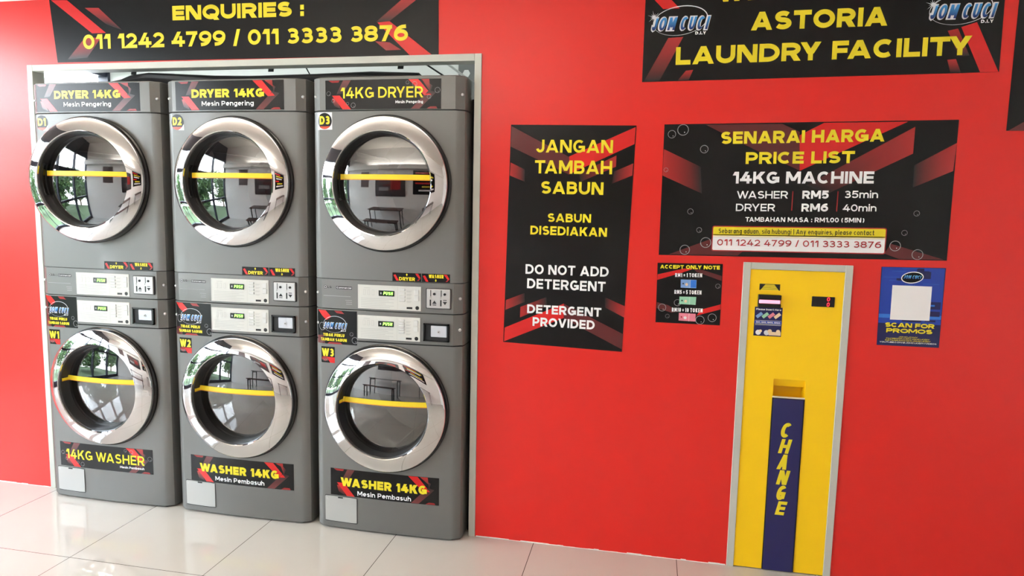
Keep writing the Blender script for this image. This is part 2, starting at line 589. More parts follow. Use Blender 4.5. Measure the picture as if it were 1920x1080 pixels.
class Art:
    """flat printed artwork: polygons on thin stacked layers, mapped onto a surface"""
    def __init__(s):
        s.p = []

    def poly(s, pts, ink, layer=1, cols=None):
        s.p.append(([tuple(q) for q in pts], ink, layer, cols))

    def rect(s, x0, x1, z0, z1, ink, layer=1, nx=1):
        for i in range(nx):
            a, b = x0 + (x1 - x0) * i / nx, x0 + (x1 - x0) * (i + 1) / nx
            s.poly([(a, z0), (b, z0), (b, z1), (a, z1)], ink, layer)

    def fade(s, pts, layer=1, dark=(0.012, 0.011, 0.012, 1), bright=(0.42, 0.022, 0.022, 1)):
        s.poly(pts, 'T', layer, [dark, dark, bright, bright][:len(pts)])

    def ring(s, cx, cz, r, w, ink, layer=2, rz=None, n=28, rot=0.0, taper=0.0):
        rz = rz or r
        pts = []
        for i in range(n):
            a = 2 * math.pi * i / n
            wi = w * (1 - taper * .5 * (1 + math.cos(a + 2.2)))
            pr = []
            for q in (-wi / 2, wi / 2):
                x, z = (r + q) * math.cos(a), (rz + q) * math.sin(a)
                pr.append((cx + x * math.cos(rot) - z * math.sin(rot), cz + x * math.sin(rot) + z * math.cos(rot)))
            pts.append(pr)
        for i in range(n):
            k = (i + 1) % n
            s.poly([pts[i][0], pts[i][1], pts[k][1], pts[k][0]], ink, layer)

    def disc(s, cx, cz, r, ink, layer=1, rz=None, n=28, rot=0.0):
        rz = rz or r
        s.poly([(cx + r * math.cos(a) * math.cos(rot) - rz * math.sin(a) * math.sin(rot), cz + r * math.cos(a) * math.sin(rot) + rz * math.sin(a) * math.cos(rot)) for a in [2 * math.pi * i / n for i in range(n)]], ink, layer)

    def bubble(s, cx, cz, r, layer=2, ink='B'):
        s.ring(cx, cz, r, max(r * .12, .0008), ink, layer)
        s.disc(cx + r * .3, cz - r * .45, r * .09, 'W', layer, n=8)

    def text(s, txt, x0, z0, x1, z1, h, ink, layer=4, t=0.22, gap=0.12, shear=0.0, cols=None, space=.42):
        L = math.hypot(x1 - x0, z1 - z0)
        c, n = (x1 - x0) / L, (z1 - z0) / L
        for oi, q in text_quads(txt, L - shear * h, h, t, gap, space, shear):
            cc = None
            if cols:
                cc = [tuple(cols[0][i] + (cols[1][i] - cols[0][i]) * min(1, max(0, p[1] / h)) for i in range(4)) for p in q]
            s.poly([(x0 + p[0] * c - p[1] * n, z0 + p[0] * n + p[1] * c) for p in q], ink, layer + .04 * oi, cc)

    def build(s, name, parent, fmap, dz=0.0002, loc=(0, 0, 0)):
        mb = MB()
        cuts = FACE_CUTS if fmap is on_face else ()
        for pts, ink, layer, cols in s.p:
            for pp, cc in split_x(pts, cols, cuts):
                mb.face([fmap(x, z, layer * dz) for x, z in pp], INK[ink], cc)
        return mb.build(name, parent, loc=loc)


def flat(x, z, d):
    return (x, -d, z)


def logo(art, x0, x1, z0, h, ell, diy=None, layer=2, small=False):
    """two slanted blue words with a pale outline inside a silver orbit, star at one end"""
    ex, ez, ra, rb, rot = ell
    art.ring(ex, ez, ra, ra * .035, 'S', layer, rb, 40, rot, .7)
    sh = .22
    w = x1 - x0
    if not small:
        # star
        sx_, sz_ = x0 + w * .05, z0 + h * 1.02
        for i in range(12):
            a = math.pi * i / 6 + .2
            L = h * (.5 if i % 2 else .3)
            p = (-math.sin(a) * h * .035, math.cos(a) * h * .035)
            art.poly([(sx_ - p[0], sz_ - p[1]), (sx_ + L * math.cos(a), sz_ + L * math.sin(a)), (sx_ + p[0], sz_ + p[1])], 'S', layer + 3 + i * .05)
        art.disc(sx_, sz_, h * .13, 'S', layer + 4, n=12)
    art.text('JOM CUCI', x0 - .03 * h, z0 - .05 * h, x1 + .03 * h, z0 - .05 * h, h * 1.1, 'S', layer + 1, .30, .06, sh)
    art.text('JOM CUCI', x0 + .05 * h, z0 + .03 * h, x1 - .03 * h, z0 + .03 * h, h * .94, 'T', layer + 3, .18, .18, sh,
             ((0.012, 0.012, 0.12, 1), (0.06, 0.32, 0.72, 1)))
    if diy:
        art.text('D.I.Y', diy[0], diy[1], diy[2], diy[1], diy[3], 'W', layer + 3, .26, .2)


# ================================================================== THE SETTING
mb = MB()
mb.box(ROOM_X0 - 6, ROOM_X1 + .1, ROOM_Y0 - 4, BACK_Y1 + 3, -0.3, -0.2, mat('lawn_green', (66, 84, 50), 0.9))
struct(mb, 'ground_outside')
mb = MB(); mb.box(ROOM_X0 - .1, ROOM_X1 + .1, ROOM_Y0 - .1, BACK_Y1 + .1, -0.2, 0.0, M_FLOOR); struct(mb, 'floor')
mb = MB(); mb.box(ROOM_X0 - .1, ROOM_X1 + .1, ROOM_Y0 - .1, BACK_Y1 + .1, CEIL, CEIL + .15, M_CEIL); struct(mb, 'ceiling')

# red wall with the machine recess and the change-machine niche cut out
OX0, OX1, OZ1 = 0.029, 2.242, 2.102
NX0, NX1, NZ1 = 3.397, 3.752, 1.262
WT, RED_TOP = 0.05, 2.432
mb = MB()
for x0, x1, z0, z1 in ((ROOM_X0, OX0, 0, RED_TOP), (OX0, OX1, OZ1, RED_TOP), (OX1, NX0, 0, RED_TOP), (NX0, NX1, NZ1, RED_TOP), (NX1, ROOM_X1, 0, RED_TOP)):
    mb.box(x0, x1, 0, WT, z0, z1, M_RED)
mb.box(ROOM_X0, ROOM_X1, 0.0, WT, RED_TOP, CEIL, M_WHITE)
for x0, x1, z0, z1 in ((ROOM_X0, OX0 - .03, 0, CEIL), (OX0 - .03, OX1 + .03, OZ1 + .03, CEIL), (OX1 + .03, NX0, 0, CEIL), (NX0, NX1, NZ1 + .02, CEIL), (NX1, ROOM_X1, 0, CEIL)):
    mb.box(x0, x1, WT, WT + .012, z0, z1, M_WHITE)
struct(mb, 'wall_back')
mb = MB(); mb.box(ROOM_X0, ROOM_X1, ROOM_Y0 - .1, ROOM_Y0, 0, CEIL, M_WHITE); struct(mb, 'wall_front')
mb = MB(); mb.box(ROOM_X1, ROOM_X1 + .1, ROOM_Y0, BACK_Y1, 0, CEIL, M_WHITE); struct(mb, 'wall_right')
mb = MB(); mb.box(ROOM_X0, ROOM_X1, BACK_Y1, BACK_Y1 + .1, 0, CEIL, M_WHITE); struct(mb, 'wall_rear')
mb = MB(); mb.box(3.0, 3.1, WT, BACK_Y1, 0, CEIL, M_WHITE); struct(mb, 'wall_partition')
# glazed left wall: low kerb, dark mullions and transoms
M_MULL = mat('dark_window_frame', (44, 47, 62), 0.4)


def glazing(name, ya, yb, n):
    mb = MB()
    x0, x1 = ROOM_X0 - .1, ROOM_X0
    for z, hh in ((0.0, .12), (0.98, .07), (1.95, .12), (2.68, .1)):
        mb.box(x0, x1, ya, yb, z, z + hh, M_MULL)
    for i in range(n + 1):
        y = ya + (yb - ya) * i / n
        mb.box(x0 + .01, x1 + .02, max(ya, y - .03), min(yb, y + .03), 0, 2.78, M_MULL)
    w = struct(mb, name)
    g = MB()
    g.face([(x0 + .05, ya, .12), (x0 + .05, yb, .12), (x0 + .05, yb, 2.68), (x0 + .05, ya, 2.68)], M_WINGLASS)
    g.build('pane', w)


mb = MB()
mb.box(ROOM_X0 - .1, ROOM_X0, ROOM_Y0, -.3, 2.78, CEIL, mat('dark_header_cladding', (62, 62, 68), .6)); mb.box(ROOM_X0 - .1, ROOM_X0, -.3, 0, 0, CEIL, M_WHITE); mb.box(ROOM_X0 - .1, ROOM_X0, WT, BACK_Y1, 2.78, CEIL, M_WHITE)
mb.box(ROOM_X0 - .1, ROOM_X0, 0, WT, 0, CEIL, M_WHITE)
struct(mb, 'wall_left')
glazing('window_1', ROOM_Y0, -.3, 4)
glazing('window_2', WT, BACK_Y1, 2)

# made-up coves, added to hide the fill lamps
mb = MB()
mb.box(ROOM_X0, ROOM_X1, ROOM_Y0, ROOM_Y0 + .26, 2.38, 2.42, M_WHITE); mb.box(ROOM_X0, ROOM_X1, ROOM_Y0 + .24, ROOM_Y0 + .26, 2.42, 2.56, M_WHITE)
mb.box(ROOM_X0, ROOM_X1, -.26, 0, 2.62, 2.66, M_WHITE); mb.box(ROOM_X0, ROOM_X1, -.26, -.24, 2.66, 2.80, M_WHITE)
struct(mb, 'added_coves')

# grey trim round the recess and round the change machine
mb = MB()
mb.box(0.0, OX0 + .002, -.006, WT + .013, 0, 2.13, M_TRIM, .0015)
mb.box(OX1 - .002, 2.27, -.006, WT + .013, 0, 2.13, M_TRIM, .0015)
mb.box(OX0 + .002, OX1 - .002, -.006, WT + .013, OZ1 - .002, 2.13, M_TRIM, .0015)
struct(mb, 'trim_1')
mb = MB()
mb.box(3.3685, NX0 + .0005, -.006, .05, 0, 1.289, M_TRIM, .0015)
mb.box(NX1 - .0005, 3.7795, -.006, .05, 0, 1.289, M_TRIM, .0015)
mb.box(NX0 + .0005, NX1 - .0005, -.006, .05, NZ1 - .0003, 1.289, M_TRIM, .0015)
struct(mb, 'trim_2')
# thin ragged bead of white filler where the red paint meets the tiles
mb = MB()
for xa, xb in ((ROOM_X0, -.005), (2.275, 3.365), (3.785, ROOM_X1)):
    x = xa
    while x < xb:
        w = min(random.uniform(.02, .07), xb - x)
        mb.box(x, x + w, -.0025, 0, 0, random.uniform(.0012, .0055), M_WHITE)
        x += w
struct(mb, 'trim_3')

# ================================================================== LAUNDRY MACHINES
HW = 0.345          # half width
CH = 0.305          # where the chamfered corner starts


def bow(x):
    ax = abs(x)
    if ax <= CH:
        return -0.084 + 0.009 * (ax / CH) ** 2
    return -0.075 + 0.022 * (ax - CH) / (HW - CH)


def outline(inset=0.0):
    xs = [-CH + 2 * CH * i / 24 for i in range(25)]
    pts = [(-HW + inset, .68 - inset), (-HW + inset, -.040 + inset), (-HW + inset + .004, -.0525 + inset)]
    pts += [(x, bow(x) + inset) for x in xs]
    pts += [(HW - inset - .004, -.0525 + inset), (HW - inset, -.040 + inset), (HW - inset, .68 - inset)]
    return pts


def slab(mb, z0, z1, m, inset=0.0, bev=0.0):
    if bev:
        levels = [(z0, inset + bev), (z0 + bev, inset), (z1 - bev, inset), (z1, inset + bev)]
    else:
        levels = [(z0, inset), (z1, inset)]
    rings = [outline(i) for _, i in levels]
    n = len(rings[0])
    vs = [(x, y, z) for (z, _), r in zip(levels, rings) for x, y in r]
    F = []
    for j in range(len(levels) - 1):
        for i in range(n):
            k = (i + 1) % n
            F.append((j * n + i, j * n + k, (j + 1) * n + k, (j + 1) * n + i))
    F.append(tuple(range(n))[::-1])
    F.append(tuple((len(levels) - 1) * n + i for i in range(n)))
    mb.add(vs, F, m)


def holed(mb, z0, z1, zc, R, m):
    """cabinet section whose bowed front has a round opening"""
    o = outline()
    front = {i for i in range(3, 3 + 24)}
    n = len(o)
    for i in range(n):
        if i in front:
            continue
        a, b = o[i], o[(i + 1) % n]
        mb.face([(a[0], a[1], z0), (b[0], b[1], z0), (b[0], b[1], z1), (a[0], a[1], z1)], m)
    angs = sorted([2 * math.pi * i / 96 for i in range(96)] + [math.atan2(zz - zc, xx) % (2 * math.pi) for xx in (-CH, CH) for zz in (z0, z1)])
    outer = []
    for a in angs:
        dx, dz = math.cos(a), math.sin(a)
        t = min([(CH if dx > 0 else -CH) / dx if abs(dx) > 1e-9 else 9e9, ((z1 if dz > 0 else z0) - zc) / dz if abs(dz) > 1e-9 else 9e9])
        outer.append((dx * t, dz * t))
    K = 6
    vs, F = [], []
    for j in range(K + 1):
        for a, (ox, oz) in zip(angs, outer):
            x = R * math.cos(a) * (1 - j / K) + ox * j / K
            z = R * math.sin(a) * (1 - j / K) + oz * j / K
            vs.append((x, bow(x), zc + z))
    q = len(angs)
    for j in range(K):
        for i in range(q):
            k = (i + 1) % q
            F.append((j * q + i, j * q + k, (j + 1) * q + k, (j + 1) * q + i))
    mb.add(vs, F, m)


def on_face(x, z, d):
    return (x, bow(x) - .0006 - d, z)


def sticker_stripes(a, x0, x1, z0, z1, mirror=False):
    """the shop's black panel with red slanting bars"""
    W, H, cx, cz = x1 - x0, z1 - z0, (x0 + x1) / 2, (z0 + z1) / 2
    a.rect(x0, x1, z0, z1, 'V', 0, 16)
    q = lambda pts: [(cx + u * W, cz + v * H) for u, v in pts]
    a.poly(q([(.225, .49), (.31, .49), (.42, -.03), (.36, -.05)]), 'R', 1)
    a.fade(q([(.41, .05), (.43, .27), (.33, .49), (.40, .49)]), 1)
    a.poly(q([(-.44, -.02), (-.37, -.02), (-.27, -.49), (-.345, -.49)]), 'R', 2)
    a.fade(q([(-.36, -.49), (-.42, -.38), (-.44, -.12), (-.40, -.1)]), 1)
    a.fade(q([(.40, .12), (.46, .05), (.32, -.49), (.25, -.49)]), 1, (.03, .012, .013, 1), (.16, .03, .032, 1))
    a.fade(q([(-.40, .02), (-.34, .05), (-.27, .49), (-.34, .49)]), 1, (.03, .012, .013, 1), (.16, .03, .032, 1))
    a.poly(q([(-.47, .49), (-.44, .42), (-.38, .42), (-.37, .49)]), 'M', 1)
    a.poly(q([(.38, -.49), (.41, -.42), (.46, -.42), (.47, -.49)]), 'M', 1)


def lettering(parent, lines, fmap=on_face, dz=.0002):
    a = Art()
    for args, kw in lines:
        a.text(*args, **kw)
    return a.build('lettering', parent, fmap, dz)


def control_panel_art(parent, x0, x1, z0, z1, washer):
    """printed keypad with a small green display, rows of keys and a round sensor"""
    w, h = x1 - x0, z1 - z0
    mb = MB()
    n = 10
    # gently bowed raised plate
    vs, F = [], []
    for i in range(n + 1):
        x = x0 + w * i / n
        vs += [(x, bow(x) + .001, z0), (x, bow(x) - .0022, z0 + .001), (x, bow(x) - .0022, z1 - .001), (x, bow(x) + .001, z1)]
    for i in range(n):
        for k in range(3):
            F.append((i * 4 + k, (i + 1) * 4 + k, (i + 1) * 4 + k + 1, i * 4 + k + 1))
    F.append((0, 1, 2, 3)); F.append((n * 4 + 3, n * 4 + 2, n * 4 + 1, n * 4))
    mb.add(vs, F, M_PANEL)
    key = mb.build('keypad', parent)
    f = lambda x, z, d: (x, bow(x) - .0024 - d, z)
    a = Art()
    X = lambda u: x0 + u * w
    Z = lambda v: z1 - v * h
    for v, u0, u1 in ((.56, .05, .58), (.63, .05, .5), (.70, .05, .58), (.77, .05, .45), (.84, .05, .58), (.91, .05, .52), (.13, .1, .2)):
        a.rect(X(u0), X(u1), Z(v) - .0008, Z(v) + .0008, 'PL', 1, 4)
    for u in (.09, .16, .23):
        a.rect(X(u), X(u + .035), Z(.42), Z(.2), 'PL', 1)
        a.rect(X(u) + .001, X(u + .035) - .001, Z(.42) + .001, Z(.2) - .001, 'P', 2)
    a.rect(X(.78), X(.87), Z(.925), Z(.845), 'K', 1)
    a.rect(X(.66), X(.76), Z(.92), Z(.85), 'BT', 1)
    a.disc(X(.945), Z(.87), .0085, 'K', 1)
    for u0, u1, v0, v1 in ((.01, .015, .04, .96), (.635, .638, .04, .96)):
        a.rect(X(u0), X(u1), Z(v1), Z(v0), 'PL', 1)
    for k in range(4 if not washer else 5):
        v = .14 + k * (.145 if not washer else .125)
        a.rect(X(.78), X(.86), Z(v + .05) , Z(v + .035), 'PL', 1)
        a.rect(X(.78), X(.84), Z(v + .085), Z(v + .07), 'PL', 1)
    a.build('keypad_print', key, f, .0003)
    for k in range(4 if not washer else 5):
        v = .10 + k * (.145 if not washer else .125)
        b = MB(); xa, xb = X(.665), X(.755)
        ym = bow((xa + xb) / 2)
        b.box(xa, xb, ym - .0052, ym - .001, Z(v + .09), Z(v), M_BTN, .001)
        b.build('button', key)
    for v0, v1 in ((.12, .34), (.37, .58)):
        b = MB(); ym = bow(X(.935))
        b.box(X(.90), X(.97), ym - .0045, ym, Z(v1), Z(v0), M_BTN, .001)
        b.build('button', key)
    d = MB()
    xa, xb, za, zb = X(.338), X(.585), Z(.44), Z(.21)
    ym = bow((xa + xb) / 2)
    d.box(xa, xb, ym - .0042, ym - .001, za, zb, M_BLACKGLOSS, .0008)
    disp = d.build('display', parent)
    a = Art()
    a.text('PUSH', xa + .022, za + .006, xb - .005, za + .006, zb - za - .011, 'G', 1, .17, .22, .15)
    a.rect(xa + .008, xa + .014, za + .008, zb - .008, 'PL', 1)
    a.build('digits', disp, lambda x, z, q: (x, ym - .0044 - q, z), .0003)
    return key


def door(parent, x, z, ajar=0.0, dryer=True):
    """chrome porthole door, hinged on its right"""
    RI = .2185 if dryer else .2125
    prof = [(RI, -.128), (RI + .001, -.1345), (RI + .004, -.1375)]
    r, y = RI + .004, -.1375
    n = 18
    for i in range(n):
        th = math.radians(13 + 18 * ((i + .5) / n) ** 1.1)
        dr = (.281 - RI - .004) / n
        r += dr; y += dr * math.tan(th)
        prof.append((r, y))
    prof += [(r + .002, y + .003), (r + .0025, y + .007), (r + .002, -.092)]
    ring = MB()
    ring.lathe_y(prof, M_CHROME, 128)
    d = ring.build('door', parent, smooth=True)
    b = MB()
    b.lathe_y([(.262, -.062), (.292, -.066), (.2925, -.088), (.288, -.093), (.272, -.093)], M_BLACKGLOSS, 96)
    fr = b.build('door_frame', d, smooth=True)
    g = MB()
    YG = -.094 if dryer else -.082      # where the glass meets the rim
    g.lathe_y([(RI, -.128), (RI - .004, -.1255), (RI - .006, -.118), (RI - .009, YG - .004), (RI - .013, YG + .003), (RI - .02, YG + .006)], M_GASKET, 96)
    gas = g.build('inner_rim', d, smooth=True)
    # recessed grip on the opening side of the rim
    h = MB()
    m = 14
    vs, F = [], []
    for i in range(m + 1):
        a = math.pi + (i / m - .5) * .72
        for rr, yy in ((RI - .0062, -.116), (RI - .010, -.114), (RI - .0115, YG - .006), (RI - .0085, YG - .004)):
            e = 1 if 0 < i < m else .985
            vs.append((rr * e * math.cos(a), yy, rr * e * math.sin(a)))
    for i in range(m):
        for k in range(3):
            F.append((i * 4 + k, i * 4 + k + 1, (i + 1) * 4 + k + 1, (i + 1) * 4 + k))
    F += [(0, 1, 2, 3), (m * 4 + 3, m * 4 + 2, m * 4 + 1, m * 4)]
    h.add(vs, F, M_BLACKGLOSS)
    if dryer:
        h.build('grip', d)
    gl = MB()
    R0, sag = RI - .011, (.019 if dryer else .020)
    roc = (R0 * R0 + sag * sag) / (2 * sag)
    dome = []
    for i in range(21):
        rr = R0 * (1 - i / 20) + 1e-4
        yy = YG - (math.sqrt(roc * roc - rr * rr) - (roc - sag))
        dome.append((rr, yy))
    gl.lathe_y(dome, M_DOORGLASS, 96)
    gl.build('door_glass', d, smooth=True, weld=True)
    # yellow caution strip stuck across the glass
    t = MB()
    zt0, zt1 = (.016, .040) if dryer else (.018, .043)
    path = []
    if not dryer:
        path += [(-RI + .0085, -.121), (-RI + .0115, YG - .007)]
    for i in range(21):
        w_ = R0 - .006
        xx = -w_ + 2 * w_ * i / 20
        rr2 = xx * xx + .03 ** 2
        path.append((xx, YG - .0016 - (math.sqrt(roc * roc - rr2) - (roc - sag))))
    path.append((RI - .007, -.120))
    rows = [(zt0, M_TAPEEDGE), (zt0 + .0035, M_TAPE), (zt1, None)]
    for j in range(2):
        for i in range(len(path) - 1):
            (xa, ya), (xb, yb) = path[i], path[i + 1]
            za, zb = rows[j][0], rows[j + 1][0]
            t.face([(xa, ya, za), (xb, yb, za), (xb, yb, zb), (xa, ya, zb)], rows[j][1])
    t.build('caution_tape', d)
    if ajar:
        hx, hy = .29, -.085
        c, s_ = math.cos(ajar), math.sin(ajar)
        d.location = (x + hx - hx * c + hy * s_ * 0 + (0 - 0), 0, z)
        M = Matrix.Translation((x + hx, hy, z)) @ Matrix.Rotation(ajar, 4, 'Z') @ Matrix.Translation((-hx, -hy, 0))
        d.matrix_local = M
    else:
        d.location = (x, 0, z)
    return d


def screws(parent, zs):
    for z in zs:
        for sx in (1, -1):
            b = MB(); x = sx * .331
            b.lathe_y([(.0065, bow(x) + .004), (.0065, bow(x) - .001), (.004, bow(x) - .0035), (.0001, bow(x) - .004)], M_STEELPLATE, 16, x, z)
            b.build('screw', parent, smooth=True)


def drum(parent, zc):
    b = MB()
    b.lathe_y([(.262, -.064), (.235, -.05), (.222, .0), (.235, .02)], M_GASKET, 64, 0, zc)
    b.lathe_y([(.222, .0), (.26, .03), (.27, .45), (.2, .5), (.0002, .5)], M_STEEL, 64, 0, zc)
    for k in range(3):
        a = k * 2.094 + .5
        b.tube([(.245 * math.cos(a), .05, zc + .245 * math.sin(a)), (.245 * math.cos(a), .44, zc + .245 * math.sin(a))], .022, M_STEEL, 8)
    b.build('drum', parent, smooth=True)


def round_code(parent, txt, x0, x1, z0, z1, full=True):
    a = Art()
    cx, cz, r = (x0 + x1) / 2, (z0 + z1) / 2, (x1 - x0) * .48
    if full:
        a.rect(x0, x1, z0, z1, 'W', 0, 4)
    else:
        a.poly([(x1 - .03, z0), (x1, z0), (x1, z0 + .026)], 'W', 0)
    a.disc(cx, cz, r, 'V', 1)
    a.poly([(cx + r * math.cos(math.radians(t)), cz + r * math.sin(math.radians(t))) for t in range(220, 321, 10)], 'O', 2)
    st = a.build('number_sticker', parent, on_face)
    lettering(st, [((txt, x0 + .012, z0 + .022, x1 - .011, z0 + .022, .036, 'Y'), dict(t=.24, gap=.08))])


def square_code(parent, txt, x0, x1, z0, z1):
    a = Art()
    a.rect(x0, x1, z0, z1, 'V', 0, 4)
    a.poly([(x0 + .003, z0 + .026), (x1, z0 + .026), (x1, z0), (x1 - .022, z0), (x0 + .03, z0 + .02)], 'R', 1)
    a.poly([(x0, z0 + .018), (x0 + .02, z0 + .03), (x0 + .04, z0 + .016), (x0 + .02, z0 + .006)], 'M', 1)
    for k in range(3):
        a.ring(x0 + .012 + k * .009, z0 + .012, .004, .0008, 'B', 2)
    st = a.build('number_sticker', parent, on_face)
    lettering(st, [((txt, x0 + .004, z0 + .029, x1 - .004, z0 + .029, .036, 'Y'), dict(t=.23, gap=.08))])


def arrow_stickers(parent):
    for x0, x1, word, up in ((.032, .1625, 'DRYER', True), (.165, .2895, 'WASHER', False)):
        a = Art()
        z0, z1 = 1.1625, 1.199
        a.rect(x0, x1, z0, z1, 'V', 0, 4)
        w, h = x1 - x0, z1 - z0
        a.poly([(x0 + .004, z0 + .7 * h), (x0 + .014, z0 + .8 * h), (x0 + .03, z0 + .05 * h), (x0 + .018, z0 + .05 * h)], 'R', 1)
        a.poly([(x1 - .028, z1 - .05 * h), (x1 - .014, z1 - .05 * h), (x1 - .003, z0 + .45 * h), (x1 - .012, z0 + .4 * h)], 'R', 1)
        a.poly([(x1 - .02, z0 + .1 * h), (x1 - .012, z0 + .1 * h), (x1 - .002, z0 + .4 * h), (x1 - .008, z0 + .45 * h)], 'M', 1)
        st = a.build('arrow_sticker', parent, on_face)
        b = Art()
        zt = z0 + (.08 if up else .5) * h
        b.text(word, x0 + .03, zt, x1 - .028, zt, .42 * h, 'Y', 1, .26, .12)
        cx = (x0 + x1) / 2
        zc = z0 + (.76 if up else .24) * h
        s_ = 1 if up else -1
        b.poly([(cx - .005, zc), (cx + .005, zc), (cx, zc + s_ * .0065)][::s_], 'Y', 1)
        b.poly([(cx - .0016, zc), (cx + .0016, zc), (cx + .0016, zc - s_ * .005), (cx - .0016, zc - s_ * .005)], 'Y', 1)
        b.build('lettering', st, on_face)


def promo_sticker(parent):
    """black sticker with the shop's blue emblem above two yellow lines"""
    x0, x1, z0, z1 = -.333, -.135, .866, 1.0185
    a = Art()
    a.rect(x0, x1, z0, z1, 'V', 0, 12)
    a.poly([(-.331, 1.017), (-.287, 1.017), (-.259, .989), (-.284, .973)], 'R', 1)
    a.poly([(-.245, 1.017), (-.21, 1.017), (-.195, 1.004), (-.232, 1.006)], 'M', 1)
    a.poly([(x0, .9), (-.30, .905), (-.29, z0), (x0, z0)], 'D', 1)
    a.poly([(-.28, z0), (-.27, .874), (-.215, .874), (-.205, z0)], 'M', 1)
    a.bubble(-.305, .944, .017); a.bubble(-.161, .915, .008); a.bubble(-.145, .888, .014)
    st = a.build('promo_sticker', parent, on_face)
    b = Art()
    logo(b, -.299, -.182, .936, .027, (-.243, .955, .056, .037, .05), (-.212, .925, -.187, .006), 1, True)
    b.build('emblem', st, on_face)
    lettering(st, [(('TIDAK PERLU', -.300, .900, -.195, .900, .0135, 'Y'), dict(t=.27, gap=.1)),
                   (('TAMBAH SABUN', -.313, .879, -.184, .879, .0135, 'Y'), dict(t=.27, gap=.1))])


